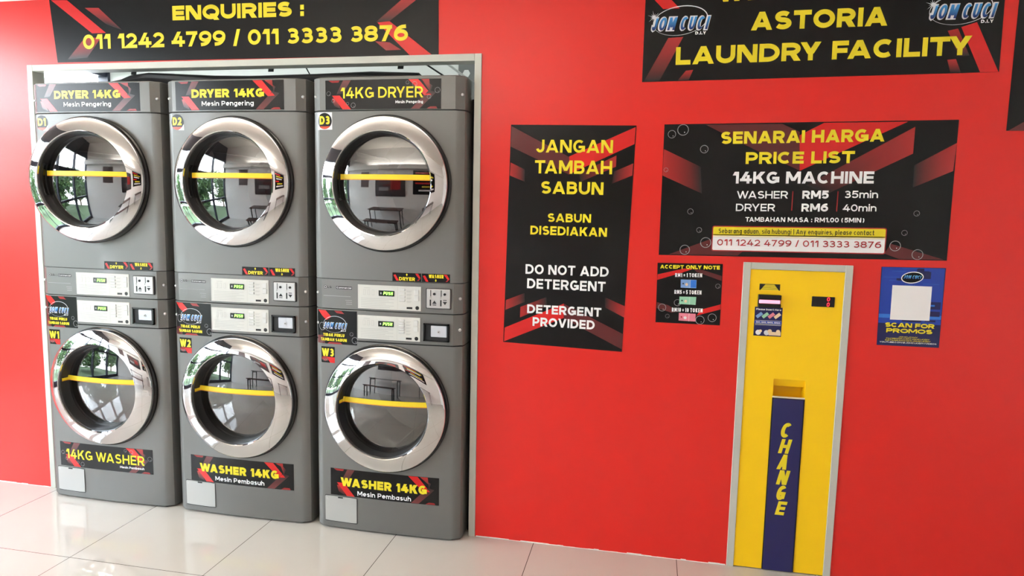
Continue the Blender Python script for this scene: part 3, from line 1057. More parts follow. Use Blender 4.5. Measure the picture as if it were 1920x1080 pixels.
def machine(x, kind, label, code, style, ajar=0.0, tapevar=0.0):
    dr = kind == 'dryer'
    zb = 1.0245 if dr else 0.0
    root = thing('tumble_dryer' if dr else 'washing_machine', (x, 0, zb), label, 'dryer' if dr else 'washing machine',
                 'stacked tumble dryers in the recess' if dr else 'washing machines under the dryers')
    if dr:
        c = MB()
        holed(c, 1.1615, 1.8858, 1.578, .262, M_BODY)
        slab(c, 1.155, 1.165, M_DARK, .006); slab(c, 1.880, 1.892, M_DARK, .006)
        c.build('cabinet', root, smooth=True, weld=True)
        c = MB(); slab(c, 1.888, 2.030, M_BODY, 0, .004); c.build('top_panel', root, smooth=True, weld=True)
        c = MB(); slab(c, 1.0265, 1.1595, M_BODY, 0, .0015); slab(c, 1.0245, 1.030, M_DARK, .008); c.build('control_panel', root, smooth=True, weld=True)
        zc = 1.578
        screws(root, (1.952, 1.094))
    else:
        c = MB()
        holed(c, .010, .884, .588, .262, M_BODY)
        slab(c, .0, .012, M_DARK, .014); slab(c, .880, .892, M_DARK, .006)
        slab(c, .008, .0102, M_BODY, .0)
        c.build('cabinet', root, smooth=True, weld=True)
        c = MB(); slab(c, .888, 1.0235, M_BODY, 0, .0015); c.build('control_panel', root, smooth=True, weld=True)
        zc = .588
        screws(root, (.957,))
    drum(root, zc)
    door(root, 0, zc, ajar, dr)
    if dr:
        control_panel_art(root, -.129, .1615, 1.034, 1.141, False)
        # maker's badge and the engraved lines under it
        a = Art()
        a.disc(-.287, 1.1225, .0078, 'K', 0, n=20); a.ring(-.287, 1.1225, .0048, .0012, 'W', 1)
        a.text('LG', -.276, 1.1175, -.257, 1.1175, .0105, 'K', 1, .2, .3)
        a.build('maker_badge', root, on_face)
        a = Art(); a.rect(-.234, -.158, 1.1155, 1.128, 'K', 0, 3)
        pl = a.build('name_plate', root, on_face)
        lettering(pl, [(('Commercial', -.231, 1.1185, -.161, 1.1185, .0068, 'W'), dict(t=.18, gap=.14))])
        a = Art()
        for xa, xb, z in ((-.297, -.164, 1.083), (-.19, -.158, 1.066), (-.186, -.158, 1.0575), (-.186, -.158, 1.049)):
            a.rect(xa, xb, z, z + .0012, 'PL', 0, 3)
        a.build('engraved_lines', root, on_face)
        # twin coin acceptor
        b = MB(); ym = bow(.24)
        b.box(.182, .296, ym - .004, ym + .012, 1.047, 1.137, M_GASKET, .003)
        b.box(.188, .2935, ym - .009, ym - .003, 1.0505, 1.134, M_STEELPLATE, .0025)
        ca = b.build('coin_acceptor', root)
        for k in (0, 1):
            xx = .206 + k * .047
            s_ = MB(); s_.box(xx, xx + .0025, ym - .0098, ym - .0085, 1.103, 1.130, M_DARK); s_.build('coin_slot', ca)
            s_ = MB(); s_.cyl((xx + .017, ym - .0085, 1.113), .0055, -.003, 'y', M_DARK, 16); s_.build('return_button', ca)
            s_ = MB(); s_.cyl((xx - .004, ym - .0085, 1.098), .004, -.0035, 'y', M_STEELPLATE, 12); s_.build('rivet', ca)
            s_ = MB(); s_.box(xx - .003, xx + .003, ym - .0096, ym - .0085, 1.061, 1.088, M_DARK); s_.build('token_slot', ca)
            d_ = 1 if k == 0 else -1
            zc_ = 1.076
            s_ = MB(); cxx = xx + .018
            pts = [(cxx - .010, zc_ - .005 * d_), (cxx + .010, zc_ - .005 * d_), (cxx, zc_ + .009 * d_)]
            s_.face([(p, ym - .0093, q) for p, q in pts], M_DARK)
            s_.box(cxx - .008, cxx + .008, ym - .0094, ym - .0085, zc_ - .011 * d_ - .001, zc_ - .011 * d_ + .002, M_DARK)
            s_.build('arrow_mark', ca)
        arrow_stickers(root)
        round_code(root, code, -.3185, -.2465, 1.809, 1.8825, style == 3)
    else:
        control_panel_art(root, -.131, .1585, .899, 1.0055, True)
        # recessed coin-box door
        b = MB(); ym = bow(.172)
        x0, x1, z0, z1 = .174, .2885, .905, .983
        b.box(x0, x0 + .006, ym - .006, ym + .01, z0, z1, M_BLACKGLOSS)
        b.box(x1 - .006, x1, ym - .006, ym + .01, z0, z1, M_BLACKGLOSS)
        b.box(x0, x1, ym - .006, ym + .01, z1 - .005, z1, M_BLACKGLOSS)
        b.box(x0, x1, ym - .006, ym + .01, z0, z0 + .005, M_BLACKGLOSS)
        b.box(x0, x1, ym - .0008, ym + .012, z0, z1, M_DARK)
        cb = b.build('coin_box', root)
        p = MB(); p.box(x0 + .034, x1 - .008, ym - .0055, ym - .0008, z0 + .020, z1 - .008, mat('coin_cover', (196, 200, 208), .35, .2), .002)
        cv = p.build('cover_plate', cb)
        p = MB(); p.cyl((x0 + .070, ym - .0055, z0 + .043), .0065, -.003, 'y', M_STEELPLATE, 16); p.cyl((x0 + .070, ym - .0085, z0 + .043), .0025, -.0006, 'y', M_DARK, 10); p.build('lock', cb)
        promo_sticker(root)
        square_code(root, code, -.312, -.244, .779, .852)
        # drain filter flap at the foot
        b = MB(); ym = bow(-.22)
        x0, x1, z0, z1 = -.297, -.140, .035, .156
        f = lambda xx, d: bow(xx) - d
        n = 6
        vs, F = [], []
        for i in range(n + 1):
            xx = x0 + (x1 - x0) * i / n
            cut = .002 if i in (0, n) else 0
            vs += [(xx, bow(xx) + .002, z0 + cut), (xx, bow(xx) - .0035, z0 + .002 + cut), (xx, bow(xx) - .0035, z1 - .002 - cut), (xx, bow(xx) + .002, z1 - cut)]
        for i in range(n):
            for k in range(3):
                F.append((i * 4 + k, (i + 1) * 4 + k, (i + 1) * 4 + k + 1, i * 4 + k + 1))
        F += [(0, 1, 2, 3), (n * 4 + 3, n * 4 + 2, n * 4 + 1, n * 4)]
        b.add(vs, F, mat('filter_flap_plastic', (176, 177, 175), .3, .1))
        for i in range(n):
            xa, xb = x0 + (x1 - x0) * i / n, x0 + (x1 - x0) * (i + 1) / n
            for zl, zh in ((z0 - .0022, z0), (z1, z1 + .0022)):
                b.face([(xa, bow(xa) - .0006, zl), (xb, bow(xb) - .0006, zl), (xb, bow(xb) - .0006, zh), (xa, bow(xa) - .0006, zh)], M_DARK)
        for xa in (x0 - .0022, x1):
            b.face([(xa, bow(xa) - .0006, z0), (xa + .0022, bow(xa) - .0006, z0), (xa + .0022, bow(xa) - .0006, z1), (xa, bow(xa) - .0006, z1)], M_DARK)
        fl = b.build('filter_flap', root)
        b = MB(); b.box(-.232, -.208, bow(-.22) - .0045, bow(-.22) - .003, .149, .1545, M_DARK); b.build('finger_notch', fl)
        b = MB(); b.cyl((-.285, bow(-.285) - .003, .143), .004, -.002, 'y', M_STEELPLATE, 12); b.build('flap_pin', fl)
    # long name sticker
    if dr:
        x0, x1, z0, z1 = {1: (-.318, .256, 1.896, 2.0235), 2: (-.286, .251, 1.896, 2.0235), 3: (-.277, .244, 1.893, 2.016)}[style]
    else:
        x0, x1, z0, z1 = {1: (-.280, .249, .163, .287), 2: (-.269, .268, .159, .286), 3: (-.270, .249, .162, .289)}[style]
    a = Art()
    sticker_stripes(a, x0, x1, z0, z1)
    narrow = (dr and style == 3) or (not dr and style == 1)
    if narrow:
        for u, v, r in ((-.47, .05, .009), (-.25, -.36, .010), (-.3, -.3, .006), (.22, .38, .007), (.28, .33, .010), (.47, .12, .011), (.4, -.1, .008), (-.43, -.2, .007)):
            a.bubble((x0 + x1) / 2 + u * (x1 - x0), (z0 + z1) / 2 + v * (z1 - z0), r)
    st = a.build('name_sticker', root, on_face)
    if dr:
        if narrow:
            L = [(('14KG DRYER', -.205, 1.9395, .167, 1.9395, .0455, 'Y'), dict(t=.17, gap=.13, space=.34)),
                 (('Mesin Pengering', .045, 1.9165, .166, 1.9165, .0115, 'W'), dict(t=.2, gap=.12))]
        else:
            z = {1: 1.9545, 2: 1.9505}[style]
            L = [(('DRYER 14KG', -.201, z, .158, z, .037, 'Y'), dict(t=.28, gap=.10)),
                 (('Mesin Pengering', -.150, z - .036, .108, z - .036, .0205, 'W'), dict(t=.19, gap=.14))]
    else:
        if narrow:
            L = [(('14KG WASHER', -.245, .204, .204, .204, .0475, 'Y'), dict(t=.17, gap=.13, space=.34)),
                 (('Mesin Pembasuh', .068, .1825, .202, .1825, .0115, 'W'), dict(t=.2, gap=.12))]
        else:
            L = [(('WASHER 14KG', -.220, .2085, .193, .2085, .0405, 'Y'), dict(t=.28, gap=.10)),
                 (('Mesin Pembasuh', -.137, .1705, .120, .1705, .0215, 'W'), dict(t=.19, gap=.14))]
    lettering(st, L)
    # everything above was laid out from the floor; hang it from the machine's own base
    for ch in root.children:
        ch.location.z -= zb
    return root


MX = (0.424, 1.150, 1.873)
machine(MX[0], 'dryer', 'grey tumble dryer with round D1 sticker and its chrome door slightly ajar', 'D1', 1, math.radians(-6.0) * -1)
machine(MX[1], 'dryer', 'middle grey tumble dryer with round D2 sticker, stacked on washer W2', 'D2', 2)
machine(MX[2], 'dryer', 'grey tumble dryer with D3 sticker and header reading 14KG DRYER', 'D3', 3)
machine(MX[0], 'washer', 'grey front-loading washer with W1 sticker and lower panel reading 14KG WASHER', 'W1', 1)
machine(MX[1], 'washer', 'middle grey front-loading washer with W2 sticker, underneath dryer D2', 'W2', 2)
machine(MX[2], 'washer', 'grey front-loading washer with W3 sticker, beside the bare red wall', 'W3', 3)

# black board by the trim; the two between stacks are added to block light
for (xa, xb, zt), lab in zip(((.776, .804, 2.0), (1.496, 1.527, 2.0), (2.2185, 2.2415, 1.95)),
                         ('black board added to stop light leaking between machine stacks D1 and D2', 'black board added to stop light leaking between machine stacks D2 and D3',
                          'tall black filler board between stack D3 and the grey trim')):
    b = MB(); b.box(xa, xb, .05, .062, 0, zt, M_DARK); b.box(xa, xb, .062, .10, zt - .03, zt, M_DARK)
    tag(b.build('filler_board'), lab, 'board', 'black filler boards beside the machines')

# ------------------------------------------------------------------ on and above the dryers
b = MB()
prof = [(.145, .012, .010), (.40, .013, .012), (.47, .02, .018), (.53, .034, .028), (.64, .044, .033), (.77, .040, .028), (.98, .030, .021), (1.16, .028, .02), (1.41, .030, .021), (1.75, .033, .023), (1.97, .030, .02), (1.985, .018, .013)]
vs, F = [], []
n = 14
for i, (x, ry, rz) in enumerate(prof):
    for k in range(n):
        a = 2 * math.pi * k / n
        wob = 1 + .1 * math.sin(3 * a + x * 9)
        vs.append((x, .06 + ry * math.cos(a) * wob, 2.0303 + rz * (1 + math.sin(a) * wob) if math.sin(a) > -.6 else 2.0303 + rz * .2))
for i in range(len(prof) - 1):
    for k in range(n):
        F.append((i * n + k, i * n + (k + 1) % n, (i + 1) * n + (k + 1) % n, (i + 1) * n + k))
F += [tuple(range(n))[::-1], tuple((len(prof) - 1) * n + k for k in range(n))]
b.add(vs, F, bump(mat('black_sheet_rubber', (26, 26, 28), .5), 25, .4, .004))
b.box(1.96, 2.03, .03, .09, 2.0302, 2.044, M_DARK, .003)
tag(b.build('rolled_cover', smooth=True, weld=True), 'long rolled black cover lying along the tops of the dryers', 'cover')

for x, lab in ((.525, 'short black strap hanging over dryer D1'), (1.25, 'short black strap hanging over dryer D2'), (1.88, 'short black strap hanging over dryer D3')):
    b = MB()
    vs, F = [], []
    for i in range(6):
        z = 2.60 - .51 * i / 5
        xx = x + (2.09 - z) * -.12
        for dx, dy in ((-.013, -.002), (.013, -.002), (.013, .002), (-.013, .002)):
            vs.append((xx + dx, .075 + dy, z))
    for i in range(5):
        for k in range(4):
            F.append((i * 4 + k, i * 4 + (k + 1) % 4, (i + 1) * 4 + (k + 1) % 4, (i + 1) * 4 + k))
    F += [(3, 2, 1, 0), (20, 21, 22, 23)]
    b.add(vs, F, M_DARK)
    b.box(x - .085, x - .03, .055, .1, 2.58, 2.62, M_STEELPLATE, .002)
    tag(b.build('strap'), lab, 'strap', 'black straps hanging above the dryers')

b = MB(); b.tube([(1.34, .125, 2.2), (1.385, .14, 2.13), (1.405, .15, 2.09), (1.41, .16, 2.03)], .003, M_DARK, 8)
tag(b.build('cable'), 'thin black cable dangling above dryer D2 beside a strap', 'cable')
b = MB(); b.tube([(1.80, .42, 2.34), (1.90, .42, 2.25), (1.997, .42, 2.178), (2.07, .42, 2.125), (2.136, .42, 2.075), (2.20, .42, 2.052), (2.24, .43, 2.043), (2.262, .44, 2.0), (2.268, .45, 1.8)], .006, mat('white_cable', (225, 225, 222), .4), 10)
tag(b.build('cable'), 'white cable sloping down behind the top corner of dryer D3', 'cable')
b = MB(); b.tube([(1.9, .36, 2.17), (2.02, .36, 2.095), (2.098, .36, 2.055), (2.17, .36, 2.043), (2.228, .37, 2.040), (2.242, .38, 2.0), (2.244, .38, 1.8)], .004, M_DARK, 8)
tag(b.build('cable'), 'black cable under the white one behind dryer D3', 'cable')

# slotted steel upright: a plate with a column of hexagonal holes, folded edges
b = MB()
px0, px1, py, z0, z1 = 1.955, 2.125, .75, 0.0, 2.9
M_GALV = bump(mat('galvanised_steel', (158, 160, 158), .5, .6), 40, .2)
pitch = .08
z = z0
pitches = int((z1 - z0) / pitch)
for i in range(pitches):
    za, zb = z0 + i * pitch, z0 + (i + 1) * pitch
    for c0, c1 in ((px0, (px0 + px1) / 2), ((px0 + px1) / 2, px1)):
        cx, cz = (c0 + c1) / 2, (za + zb) / 2
        hexp = [(cx + .021 * math.cos(math.pi / 3 * k), cz + .021 * math.sin(math.pi / 3 * k)) for k in range(6)]
        rect = [(c1, cz), (c1, zb), (c0, zb), (c0, cz), (c0, za), (c1, za)]
        for k in range(6):
            q = (k + 1) % 6
            b.face([(hexp[k][0], py, hexp[k][1]), (rect[k][0], py, rect[k][1]), (rect[q][0], py, rect[q][1]), (hexp[q][0], py, hexp[q][1])], M_GALV)
b.box(px0 - .002, px0, py, py + .04, z0, z1, M_GALV); b.box(px1, px1 + .002, py, py + .04, z0, z1, M_GALV)
tag(b.build('slotted_upright'), 'galvanised steel upright with hexagonal holes behind dryer D3', 'bracket')

# ================================================================== WALL SIGNS
ENQ=dict(c=[1.119, 2.266],ang=0.0,
 outline=[[-0.975, 0.165], [0.959, 0.1], [0.961, -0.137], [-0.945, -0.127]],
 st=[['R', [-0.964, 0.161], [-0.874, 0.157], [-0.67, 0.002], [-0.745, 0.002]], ['F', [-0.661, 0.038], [-0.581, 0.011], [-0.704, 0.116], [-0.779, 0.119]], ['F', [-0.89, -0.116], [-0.779, -0.11], [-0.698, -0.018], [-0.787, -0.018]], ['R', [0.684, 0.005], [0.741, 0.008], [0.931, -0.136], [0.832, -0.136]], ['F', [0.676, 0.006], [0.733, 0.004], [0.86, 0.092], [0.792, 0.094]], ['M', [0.673, -0.073], [0.741, -0.08], [0.793, -0.112], [0.724, -0.113]]],
 tx=[['ENQUIRIES :', -0.313, 0.046, 0.342, 0.043, 0.064, 'Y'], ['011 1242 4799 / 011 3333 3876', -0.797, -0.07, 0.824, -0.075, 0.067, 'Y']],
 bub=[])
WEL=dict(c=[3.579, 2.193],ang=0.0,
 outline=[[-0.641, 0.307], [0.638, 0.307], [0.645, -0.176], [-0.642, -0.191]],
 st=[['F', [-0.574, -0.189], [-0.635, -0.189], [-0.546, -0.022], [-0.488, -0.019]], ['F', [-0.46, -0.187], [-0.504, -0.189], [-0.472, -0.15], [-0.444, -0.147]], ['R', [-0.606, 0.126], [-0.54, 0.124], [-0.507, 0.09], [-0.571, 0.09]], ['R', [0.506, -0.013], [0.557, 0.003], [0.643, -0.176], [0.582, -0.176]], ['F', [0.543, -0.117], [0.509, -0.118], [0.462, -0.025], [0.496, -0.018]], ['F', [0.519, -0.176], [0.483, -0.176], [0.469, -0.129], [0.498, -0.127]]],
 tx=[['WELCOME TO', -0.367, 0.108, 0.361, 0.127, 0.068, 'Y'], ['ASTORIA', -0.234, -0.003, 0.254, 0.0, 0.069, 'Y'], ['LAUNDRY FACILITY', -0.513, -0.127, 0.546, -0.113, 0.0685, 'Y']],
 bub=[])
DET=dict(c=[2.652, 1.366],ang=-1.16,
 outline=[[-0.2605, 0.4648], [0.2605, 0.4694], [0.2556, -0.4689], [-0.2576, -0.4663]],
 st=[['D', [-0.2584, 0.4588], [-0.0078, 0.3369], [-0.0044, 0.264], [-0.2586, 0.3738]], ['R', [0.2576, 0.4633], [0.257, 0.3953], [-0.0044, 0.266], [-0.0079, 0.3389]], ['F', [0.0442, 0.2359], [0.0326, 0.2677], [0.187, 0.3479], [0.1869, 0.3019]], ['F', [0.1733, 0.2316], [0.1793, 0.2817], [0.2566, 0.3173], [0.2556, 0.2682]], ['F', [-0.1917, 0.2292], [-0.1937, 0.2801], [-0.2563, 0.3079], [-0.2572, 0.2528]], ['R', [-0.2539, -0.4022], [-0.2546, -0.4633], [0.002, -0.342], [-0.0003, -0.2801]], ['D', [-0.0003, -0.2801], [0.002, -0.344], [0.2564, -0.4589], [0.257, -0.3929]], ['F', [-0.1693, -0.2835], [-0.1711, -0.2445], [-0.2533, -0.2812], [-0.2535, -0.3242]], ['F', [-0.072, -0.2945], [-0.0758, -0.2566], [-0.1878, -0.3069], [-0.1879, -0.3529]], ['F', [0.1738, -0.2845], [0.1719, -0.2416], [0.2566, -0.2738], [0.2566, -0.3219]]],
 tx=[['JANGAN', -0.1492, 0.352, 0.1708, 0.3565, 0.053, 'Y'], ['TAMBAH', -0.1504, 0.265, 0.1725, 0.2706, 0.0549, 'Y'], ['SABUN', -0.1207, 0.1816, 0.1413, 0.1849, 0.052, 'Y'], ['SABUN', -0.0863, 0.0643, 0.0966, 0.068, 0.0359, 'Y'], ['DISEDIAKAN', -0.1582, 0.0078, 0.1658, 0.0124, 0.0374, 'Y'], ['DO NOT ADD', -0.1718, -0.1615, 0.1822, -0.1543, 0.0414, 'W'], ['DETERGENT', -0.1625, -0.2233, 0.1725, -0.2185, 0.0424, 'W'], ['DETERGENT', -0.1573, -0.3313, 0.1607, -0.3258, 0.038, 'W'], ['PROVIDED', -0.1312, -0.3857, 0.1358, -0.3823, 0.0384, 'W']],
 bub=[])
PRI=dict(c=[3.57, 1.577],ang=0.0,
 outline=[[-0.537, 0.257], [0.536, 0.269], [0.538, -0.258], [-0.537, -0.27]],
 st=[['D', [-0.376, 0.255], [-0.087, 0.257], [-0.021, 0.226], [-0.012, 0.077], [-0.174, 0.152]], ['R', [0.066, 0.26], [0.363, 0.263], [-0.012, 0.076], [-0.021, 0.213]], ['F', [0.096, -0.011], [0.014, 0.02], [0.389, 0.244], [0.389, 0.144]], ['F', [0.397, 0.016], [0.396, 0.1], [0.536, 0.184], [0.532, 0.08]], ['F', [-0.376, -0.018], [-0.387, 0.089], [-0.535, 0.159], [-0.536, 0.053]], ['D', [-0.496, -0.266], [-0.331, -0.198], [-0.202, -0.241], [-0.227, -0.263]], ['D', [0.526, -0.254], [0.337, -0.199], [0.316, -0.238], [0.371, -0.257]]],
 tx=[['SENARAI HARGA', -0.315, 0.179, 0.285, 0.189, 0.048, 'Y'], ['PRICE LIST', -0.216, 0.101, 0.185, 0.107, 0.0465, 'Y'], ['14KG MACHINE', -0.262, 0.024, 0.259, 0.03, 0.0465, 'W'], ['WASHER', -0.242, -0.035, -0.049, -0.032, 0.0295, 'W'], ['DRYER', -0.243, -0.085, -0.094, -0.083, 0.0295, 'W'], ['RM5', 0.004, -0.032, 0.101, -0.03, 0.0315, 'W'], ['RM6', 0.004, -0.082, 0.102, -0.08, 0.031, 'W'], ['35min', 0.157, -0.027, 0.278, -0.025, 0.028, 'W'], ['40min', 0.155, -0.078, 0.276, -0.076, 0.0265, 'W'], ['TAMBAHAN MASA : RM1.00 (5MIN)', -0.204, -0.126, 0.236, -0.12, 0.018, 'W'], ['Sebarang aduan, sila hubungi | Any enquiries, please contact', -0.305, -0.175, 0.275, -0.168, 0.019, 'K'], ['011 1242 4799 / 011 3333 3876', -0.308, -0.224, 0.303, -0.217, 0.025, 'DR']],
 bub=[[-0.463, 0.235, 0.021], [-0.506, 0.218, 0.015], [-0.377, 0.159, 0.015], [-0.523, 0.076, 0.008], [-0.419, -0.09, 0.011], [-0.381, -0.164, 0.01], [-0.353, -0.214, 0.02], [-0.434, -0.246, 0.019], [0.419, -0.081, 0.01], [0.382, -0.156, 0.01], [0.353, -0.207, 0.019], [0.434, -0.238, 0.019]])
NOTE=dict(c=[3.16, 1.151],ang=0.39,
 outline=[[-0.1292, 0.1239], [0.1299, 0.1261], [0.1291, -0.1259], [-0.1289, -0.1241]],
 st=[['R', [-0.1275, 0.0759], [-0.1286, 0.0529], [-0.0294, 0.0862], [0.0137, 0.1029], [-0.0223, 0.1032]], ['D', [0.0167, 0.1019], [0.0276, 0.0908], [0.1274, 0.0571], [0.1275, 0.0771], [0.0517, 0.0996]], ['R', [0.1287, -0.0389], [0.1286, -0.0599], [0.0354, -0.0892], [0.0506, -0.0643]], ['D', [-0.1263, -0.0391], [-0.0803, -0.0504], [-0.0375, -0.0747], [-0.0646, -0.0816], [-0.1264, -0.0641]]],
 tx=[['ACCEPT ONLY NOTE', -0.1183, 0.1008, 0.1187, 0.1032, 0.0155, 'Y'], ['RM1 = 1 TOKEN', -0.0565, 0.0674, 0.0505, 0.0697, 0.016, 'W'], ['RM5 = 5 TOKEN', -0.057, -0.0026, 0.051, -0.0014, 0.0165, 'W'], ['RM10 = 10 TOKEN', -0.0645, -0.0766, 0.0585, -0.0754, 0.0165, 'W']],
 bub=[[-0.1044, -0.0613, 0.015], [-0.0433, -0.0387, 0.013], [-0.0817, -0.0964, 0.008], [0.0493, -0.1073, 0.017], [0.0973, -0.0957, 0.0161], [0.1142, 0.0352, 0.009]])
PRO=dict(c=[3.996, 1.135],ang=0.48,
 outline=[[-0.1137, 0.154], [0.1133, 0.155], [0.1107, -0.1549], [-0.1113, -0.1541]],
 st=[],
 tx=[['SCAN FOR', -0.0867, -0.0803, 0.0893, -0.0808, 0.0175, 'Y'], ['PROMOS', -0.0809, -0.1023, 0.0831, -0.1027, 0.017, 'Y'], ['JOMCUCI.MY', -0.036, -0.1205, 0.033, -0.1205, 0.0046, 'Y'], ['FACEBOOK.COM/JOMCUCIDIY', -0.0791, -0.1280, 0.0759, -0.1276, 0.0049, 'Y'], ['INSTAGRAM.COM/JOMCUCIDIY', -0.0822, -0.1353, 0.0799, -0.1350, 0.0049, 'Y'], ['YOUTUBE.COM/@JOMCUCIDIY/VIDEOS', -0.1022, -0.1431, 0.1008, -0.1433, 0.0052, 'W']],
 bub=[])


def wall_sign(name, sp, label, cat, group, weight, nx=1, base='V', thick=.0012, extra=None, ratio=None):
    ang = math.radians(sp['ang'])
    a = Art()
    ol = sp['outline']
    order = [ol[3], ol[2], ol[1], ol[0]]
    a.poly(order, base, 0)
    for s_ in sp['st']:
        if s_[0] == 'F':
            a.fade(s_[1:], 1)
        else:
            a.poly(s_[1:], s_[0], 2)
    for bb in sp['bub']:
        a.bubble(*bb, layer=3)
    if extra:
        extra(a)
    mb = MB()
    for pts, ink, layer, cols in a.p:
        mb.face([(x, -thick - layer * .0003, z) for x, z in pts], INK[ink], cols)
    for i in range(4):
        p, q = order[i], order[(i + 1) % 4]
        mb.face([(p[0], -thick, p[1]), (p[0], 0, p[1]), (q[0], 0, q[1]), (q[0], -thick, q[1])], INK[base])
    o = mb.build(name)
    o.location = (sp['c'][0], -.0002, sp['c'][1])
    o.rotation_euler = (0, -ang, 0)
    tag(o, label, cat, group)
    for i, (txt, x0, z0, x1, z1, h, ink) in enumerate(sp['tx']):
        kw = weight(i, txt)
        b = Art()
        b.text(txt, x0, z0, x1, z1, h, ink, kw.pop('layer', 5), **kw)
        b.build('lettering', o, lambda x, z, d: (x, -thick - d, z), .0003)
    return o


fmap_sign = lambda x, z, d: (x, -.0012 - d, z)
G_SIGN = 'printed signs on the red wall'
enq = wall_sign('wall_banner', ENQ, 'wide black banner reading ENQUIRIES with phone numbers, above the dryers', 'sign', G_SIGN, lambda i, t: dict(t=.28 if i == 0 else .23, gap=.1))
wel = wall_sign('wall_banner', WEL, 'large black welcome banner with two blue emblems, high on the red wall', 'sign', G_SIGN, lambda i, t: dict(t=.26, gap=.1))
for lx0, lx1, lz, lh, ex, ez, dx in ((-.617, -.386, .006, .052, -.503, .043, -.443), (.393, .621, .017, .052, .499, .052, .569)):
    b = Art()
    logo(b, lx0, lx1, lz, lh, (ex, ez, .105, .055, .13), (dx, lz - .018, dx + .041, .0115), 3)
    b.build('emblem', wel, fmap_sign, .0003)
det = wall_sign('poster', DET, 'tall black poster reading JANGAN TAMBAH SABUN, beside the machine recess', 'poster', G_SIGN,
                lambda i, t: dict(t=.22 if t in ('SABUN', 'DISEDIAKAN', 'PROVIDED') or i == 7 else .2, gap=.12))


def pri_extra(a):
    for x, z0, z1 in ((-.032, -.079, -.003), (.1335, -.079, -.001)):
        a.rect(x - .0018, x + .0018, z0, z1, 'DR', 4)
    def rr(x0, x1, z0, z1, r, sl):
        pts = []
        for cx, cz, a0 in ((x1 - r, z1 - r, 0), (x0 + r, z1 - r, 90), (x0 + r, z0 + r, 180), (x1 - r, z0 + r, 270)):
            for k in range(5):
                t = math.radians(a0 + 22.5 * k)
                x, z = cx + r * math.cos(t), cz + r * math.sin(t)
                pts.append((x, z + sl * x))
        return pts
    a.poly(rr(-.330, .3195, -.244, -.142, .008, .01), 'DR', 4)
    a.poly(rr(-.326, .3155, -.240, -.146, .005, .01), 'W', 5)
    yel, wh = lin((236, 208, 40)), lin((226, 227, 232))
    a.poly(rr(-.326, .3155, -.180, -.146, .005, .01), 'Y', 6)
    a.poly([(-.326, -.1925), (.3155, -.186), (.3155, -.173), (-.326, -.1795)], 'T', 6, [wh, wh, yel, yel])


def pri_w(i, t):
    if i < 2: return dict(t=.25, gap=.1)
    if i == 2: return dict(t=.23, gap=.1)
    if t in ('RM5', 'RM6'): return dict(t=.24, gap=.1)
    if i == 9: return dict(t=.2, gap=.13)
    if i == 10: return dict(t=.13, gap=.14, layer=8)
    if i == 11: return dict(t=.16, gap=.16, layer=8)
    return dict(t=.17, gap=.12)


pri = wall_sign('price_board', PRI, 'black price list board with red chevrons, above the yellow change machine', 'sign', G_SIGN, pri_w, extra=pri_extra)


def note_extra(a):
    quads = [[[-0.0336, 0.0582], [0.0294, 0.0578], [0.0292, 0.0238], [-0.0328, 0.0242]], [[-0.0361, -0.0128], [0.0309, -0.0122], [0.0297, -0.0452], [-0.0363, -0.0438]], [[-0.0356, -0.0808], [0.0314, -0.0822], [0.0312, -0.1142], [-0.0358, -0.1128]]]
    for q, ink, dark in zip(quads, ('nb', 'ng', 'np'), ('LB', 'ng', 'DR')):
        a.poly(q, ink, 4)
        x0, x1, z1, z0 = q[0][0], q[1][0], q[0][1], q[2][1]
        w, h = x1 - x0, z1 - z0
        a.rect(x0 + .62 * w, x1 - .02 * w, z0 + .06 * h, z1 - .06 * h, {'nb': 'LB', 'ng': 'ng', 'np': 'np'}[ink], 5)
        a.rect(x0 + .60 * w, x0 + .615 * w, z0, z1, 'W', 6)
        a.disc(x0 + .16 * w, z0 + .5 * h, .0032, 'K' if ink != 'np' else 'M', 6, n=12)
        a.disc(x0 + .38 * w, z0 + .42 * h, .006, 'nc' if ink != 'np' else 'W', 5, n=14)


note = wall_sign('notice', NOTE, 'small black notice reading ACCEPT ONLY NOTE, left of the change machine trim'.replace('left of', 'next to'), 'sign', G_SIGN,
                 lambda i, t: dict(t=.27 if i == 0 else .19, gap=.1 if i == 0 else .14), extra=note_extra)


def pro_extra(a):
    rnd = random.Random(3)
    x0, x1, z0, z1 = -.111, .110, -.153, .153
    a.rect(x0, x1, -.066, z1, 'BL', 1); a.rect(x0, x1, -.045, -.03, 'LB', 1.5)
    for i in range(40):
        w, h = rnd.uniform(.02, .07), rnd.uniform(.006, .03)
        x, z = rnd.uniform(x0, x1 - w), rnd.uniform(-.06, z1 - h)
        a.rect(x, x + w, z, z + h, rnd.choice(['BL', 'LB', 'N', 'N', 'BL', 'N']), 2 + i * .02)
    for i in range(10):
        z = rnd.uniform(-.05, z1)
        x = rnd.uniform(x0, x1 - .06)
        a.rect(x, x + rnd.uniform(.02, .06), z, z + .0008, 'LB', 2.84 + i * .01)
    a.poly([(-.0704, -.0514), (.0696, -.0506), (.0697, .0824), (-.0703, .0836)], 'W', 3.2)


pro = wall_sign('promo_poster', PRO, 'blue promotion poster with a blank white square and SCAN FOR PROMOS lettering', 'poster', G_SIGN,
                lambda i, t: dict(t=.28 if i < 2 else .2, gap=.06 if i < 2 else .14), base='N', extra=pro_extra)
b = Art()
b.disc(-.002, .115, .0375, 'V', 4, .0205, 32, .12); b.ring(-.002, .115, .038, .0032, 'W', 5, .021, 36, .12)
b.text('JOM CUCI', -.034, .110, .030, .110, .0135, 'T', 6, .22, .12, .2, ((.02, .06, .3, 1), (.12, .5, .85, 1)))
b.build('emblem', pro, fmap_sign, .0003)

